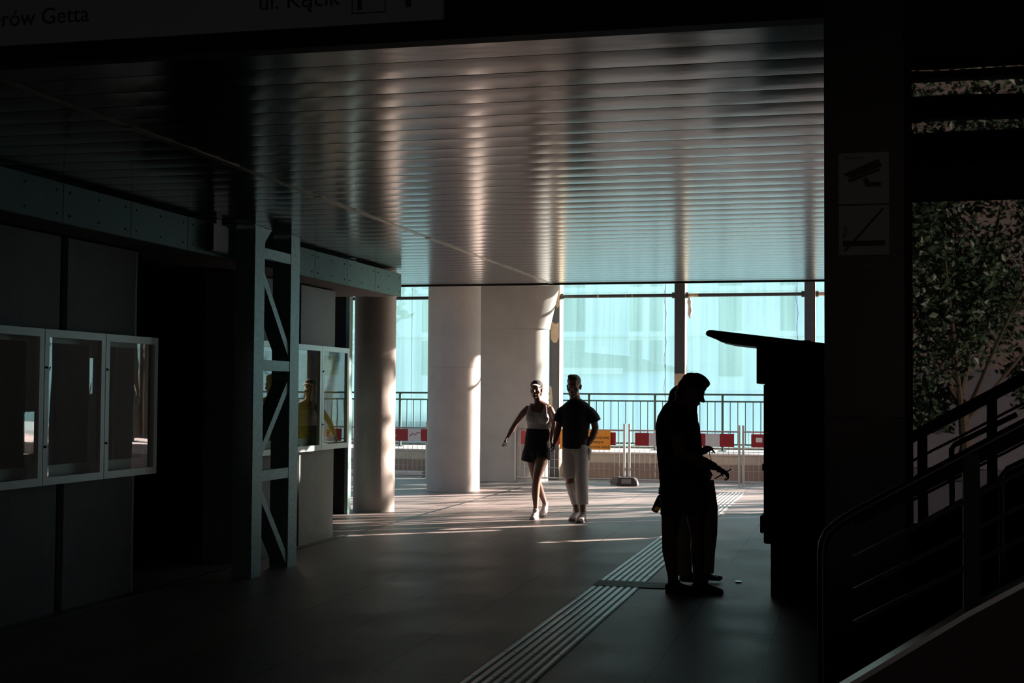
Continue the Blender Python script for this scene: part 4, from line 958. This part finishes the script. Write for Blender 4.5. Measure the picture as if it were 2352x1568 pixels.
def companion():
    Y = 11.90; FX = V((1, .05, 0))
    r = thing('person', 'person mostly hidden behind the standing man, in loose pale trousers, holding a bottle', 'person', (-1.40, Y, 0))
    P = lambda x, z, dy=0: V((x, Y+dy, z)); bm = bmesh.new()
    loft(bm, [(P(-1.37, .84), .15, .12), (P(-1.37, .94), .16, .135), (P(-1.38, 1.06), .13, .11), (P(-1.40, 1.20), .145, .12), (P(-1.42, 1.32), .155, .115), (P(-1.43, 1.38), .13, .09), (P(-1.43, 1.43), .06, .06)], FX)
    loft(bm, [(P(-1.43, 1.40), .055, .056), (P(-1.41, 1.47), .052, .055), (P(-1.40, 1.50), .05, .054)], FX)
    hc = P(-1.412, 1.55); Rm = frame((1, .1, 0), R(-12)); head(bm, hc, Rm, .95)
    loft(bm, [(P(-1.43, 1.345, -.14), .045, .048), (P(-1.50, 1.20, -.16), .04, .043), (P(-1.56, 1.06, -.16), .034, .037), (P(-1.57, .95, -.16), .032, .034), (P(-1.565, .85, -.16), .022, .025)], FX)
    hand(bm, P(-1.565, .845, -.16), (-.1, 0, -1), (-.2, 1, 0), (1, 0, 0), .9, .9)
    loft(bm, [(P(-1.43, 1.345, .14), .045, .048), (P(-1.38, 1.22, .16), .04, .043), (P(-1.28, 1.10, .14), .036, .037), (P(-1.24, 1.12, .05), .034, .034), (P(-1.215, 1.135, -.03), .024, .024)], V((.7, 0, .7)))
    hand(bm, P(-1.225, 1.145, -.02), (.35, -.6, .1), (-.3, 0, -1), (.5, .5, .6), .9, .95)
    for s, x in ((-1, -1.43), (1, -1.30)):
        loft(bm, [(P(x, .85, .09*s), .09, .095), (P(x+.03, .45, .09*s), .055, .06), (P(x+.05, .30, .09*s), .05, .058), (P(x+.06, .08, .09*s), .032, .038)], FX)
        loft(bm, [(P(x+.04, .04, .09*s), .032, .028), (P(x+.20, .035, .09*s), .034, .018)], V((0, 0, 1)))
    fuse('body', bm, M['skin'], r, .006)
    bm = bmesh.new()
    loft(bm, [(P(-1.37, .96), .16, .145), (P(-1.385, 1.08), .15, .13), (P(-1.40, 1.22), .165, .14), (P(-1.42, 1.33), .17, .13), (P(-1.43, 1.385), .14, .10), (P(-1.43, 1.42), .08, .07)], FX, flat=True)
    for s in (-1, 1): loft(bm, [(P(-1.43, 1.355, .12*s), .055, .065), (P(-1.44 if s < 0 else -1.41, 1.26, .155*s), .058, .065)], FX, flat=True)
    fuse('t_shirt', bm, M['tee_navy'], r, .007, 3)
    bm = bmesh.new()
    loft(bm, [(P(-1.365, .78), .16, .16), (P(-1.365, .90), .165, .165), (P(-1.37, 1.03), .15, .14)], FX, flat=True)
    ellip(bm, P(-1.26, .90, 0), (.075, .12, .10))
    loft(bm, [(P(-1.42, .85, -.08), .10, .12), (P(-1.44, .5, -.10), .10, .10), (P(-1.43, .25, -.10), .095, .095), (P(-1.42, .075, -.10), .085, .085)], FX, flat=True)
    loft(bm, [(P(-1.28, .85, .07), .10, .12), (P(-1.235, .62, .06), .105, .11), (P(-1.235, .42, .06), .105, .105), (P(-1.25, .25, .06), .10, .10), (P(-1.25, .075, .06), .09, .09)], FX, flat=True)
    fuse('trousers', bm, M['trousers_pale'], r, .007, 3)
    bm = bmesh.new()
    for p, e in (((0, -.03, .045), (.082, .10, .085)), ((0, -.08, .0), (.07, .06, .075)), ((0, -.09, -.06), (.06, .05, .07)), ((0, -.10, -.10), (.05, .05, .06)), ((0, -.09, .03), (.055, .050, .065))): ellip(bm, hc+Rm @ V(p)*.95, e, Rm)
    fuse('hair', bm, M['hair_dark'], r, .006, 2)
    bm = bmesh.new(); tube(bm, [(-1.19, Y-.05, 1.11), (-1.18, Y-.05, 1.07), (-1.172, Y-.05, 1.05), (-1.178, Y-.05, 1.02), (-1.165, Y-.05, .99)], .003, 6); part('wrist_strap', bm, M['phone'], r)
    for h, t in ((P(-1.42, 0, -.10), P(-1.19, 0, -.12)), (P(-1.34, 0, .07), P(-1.10, 0, .06))):
        bm = bmesh.new(); shoe(bm, h+(t-h)*.22+V((0, 0, .10)), h+V((0, 0, .012)), t+V((0, 0, .012)), .046, .066); fuse('sneaker', bm, M['sneaker_dark'], r, .006, 2)
companion()
# bottle carried upside down behind the hip
bt = thing('beer_bottle', 'amber glass bottle held neck-up behind the standing pair, at thigh height', 'bottle', (-1.575, 11.68, .70))
ax0, ax1 = V((-1.628, 11.66, .615)), V((-1.555, 11.76, .80)); dn = (ax1-ax0).normalized()
bm = bmesh.new(); L = .23
prof = [(0, .026), (.005, .031), (.12, .031), (.145, .027), (.165, .017), (.19, .0135), (.225, .013), (.23, .014)]
tube(bm, [ax0+dn*a for a, _ in prof], [b for _, b in prof], 20); part('glass_body', bm, M['amber'], bt, smooth=True)
bm = bmesh.new(); tube(bm, [ax0+dn*.05, ax0+dn*.10], [.0315, .0315], 20); part('paper_label', bm, M['steel_dark'], bt, smooth=True)

#GOBO
bm = bmesh.new(); x0_, x1_ = .27, .36
for a, b in ((15.2, 17.2), (18.0, 18.92), (19.15, 19.3), (19.55, 19.64), (19.72, 20.25)): box(bm, x0_, x1_, a, b, 0, 4.3 if a > 17.8 else 3.08)
for (a, b), (z0, z1) in zip(((17.2, 17.5), (18.92, 19.15), (19.3, 19.55)), ((.70, 1.30), (1.55, 2.1), (1.25, 1.8))):
    box(bm, x0_, x1_, a, b, 0, z0); box(bm, x0_, x1_, a, b, z1, 4.3 if a > 17.8 else 3.08)
obj('wall_gobo', bm, M['screen'], kind='structure')  # unseen added wall, its slots shaped to throw sun streaks on the floor
ac = thing('sun_block_drum', 'unseen round drum added to block the low sun, behind the black pillar', 'column', (5, 21.5, 0))
bm = bmesh.new(); cylinder(bm, 5, 21.5, .48, 0, 4.2); part('drum', bm, M['concrete'], ac, smooth=True)  # unseen drum added to stop sun coming through the wall opening
bm = bmesh.new(); cylinder(bm, 5, 21.5, .56, 4.2, 4.35); part('cap', bm, M['steel_dark'], ac, smooth=True)
sr = thing('stair_railing', 'dark stair railing seen only as a reflection in the noticeboard glass', 'railing', (1.6, 19.2, 0))
for a, b in (((1.2, 18.6, .2), (1.2, 18.6, 2.0)), ((2.0, 20.4, .9), (2.0, 20.4, 3.0))):
    bm = bmesh.new(); bar(bm, a, b, .04, .04); part('post', bm, M['steel_dark'], sr)
for dz in (0, .18, .5, .9):
    bm = bmesh.new(); bar(bm, (.9, 17.6, 1.55-dz), (2.3, 21.0, 2.9-dz), .035, .035); part('rail', bm, M['steel_dark'], sr)
# unseen trees added right of the passage: stems and foliage break up the low sun
def gobo_tree(x, y, label, seed, n=260, zl=(1.2, 7), w=1.0):
    random.seed(seed); t = thing('tree', label, 'tree', (x, y, 0), 'unseen trees added to dapple the sun')
    bm = bmesh.new()
    for k in range(4):
        a = random.uniform(-.5, .5); b = random.uniform(-.4, .4); tube(bm, [(x+a*.3, y+b*.3, 0), (x+a*.7, y+b*.9, 3), (x+a*1.2, y+b*1.6, 7.5)], [.07, .05, .02], 7)
    part('trunk', bm, M['bark'], t)
    bm = bmesh.new()
    for k in range(n):
        p = V((x+random.gauss(0, .35), y+random.uniform(-w, w), random.uniform(*zl)))
        q = Quaternion((0, 0, 1), random.gauss(0, .5)+R(-30)) @ Quaternion((0, 1, 0), random.gauss(0, .25)) @ Quaternion((1, 0, 0), random.gauss(0, .25))
        W_ = random.uniform(.05, .16); H_ = random.uniform(.2, .6)
        vs = [bm.verts.new(p+q @ V(v)) for v in ((0, 0, -H_/2), (0, -W_/2, -H_*.1), (0, -W_*.4, H_*.25), (0, 0, H_/2), (0, W_*.4, H_*.25), (0, W_/2, -H_*.1))]
        bm.faces.new(vs)
    part('foliage', bm, M['leaf'], t)
for k, (x, y, n) in enumerate(((8.0, 27.3, 1500), (5.0, 27.8, 170), (5.3, 29.8, 130), (5.0, 31.8, 90))):
    gobo_tree(x, y, ('densest unseen tree added to dapple the sun, nearest the passage, behind the black pillar', 'second unseen sun-dappling tree from the passage, behind the black pillar', 'third unseen sun-dappling tree from the passage, behind the black pillar', 'unseen sun-dappling tree farthest from the passage, behind the black pillar')[k], 40+k, n, w=(1.35, 1, 1, 1)[k], zl=((1.2, 8.8), (1.2, 7), (1.2, 7), (1.2, 7))[k])
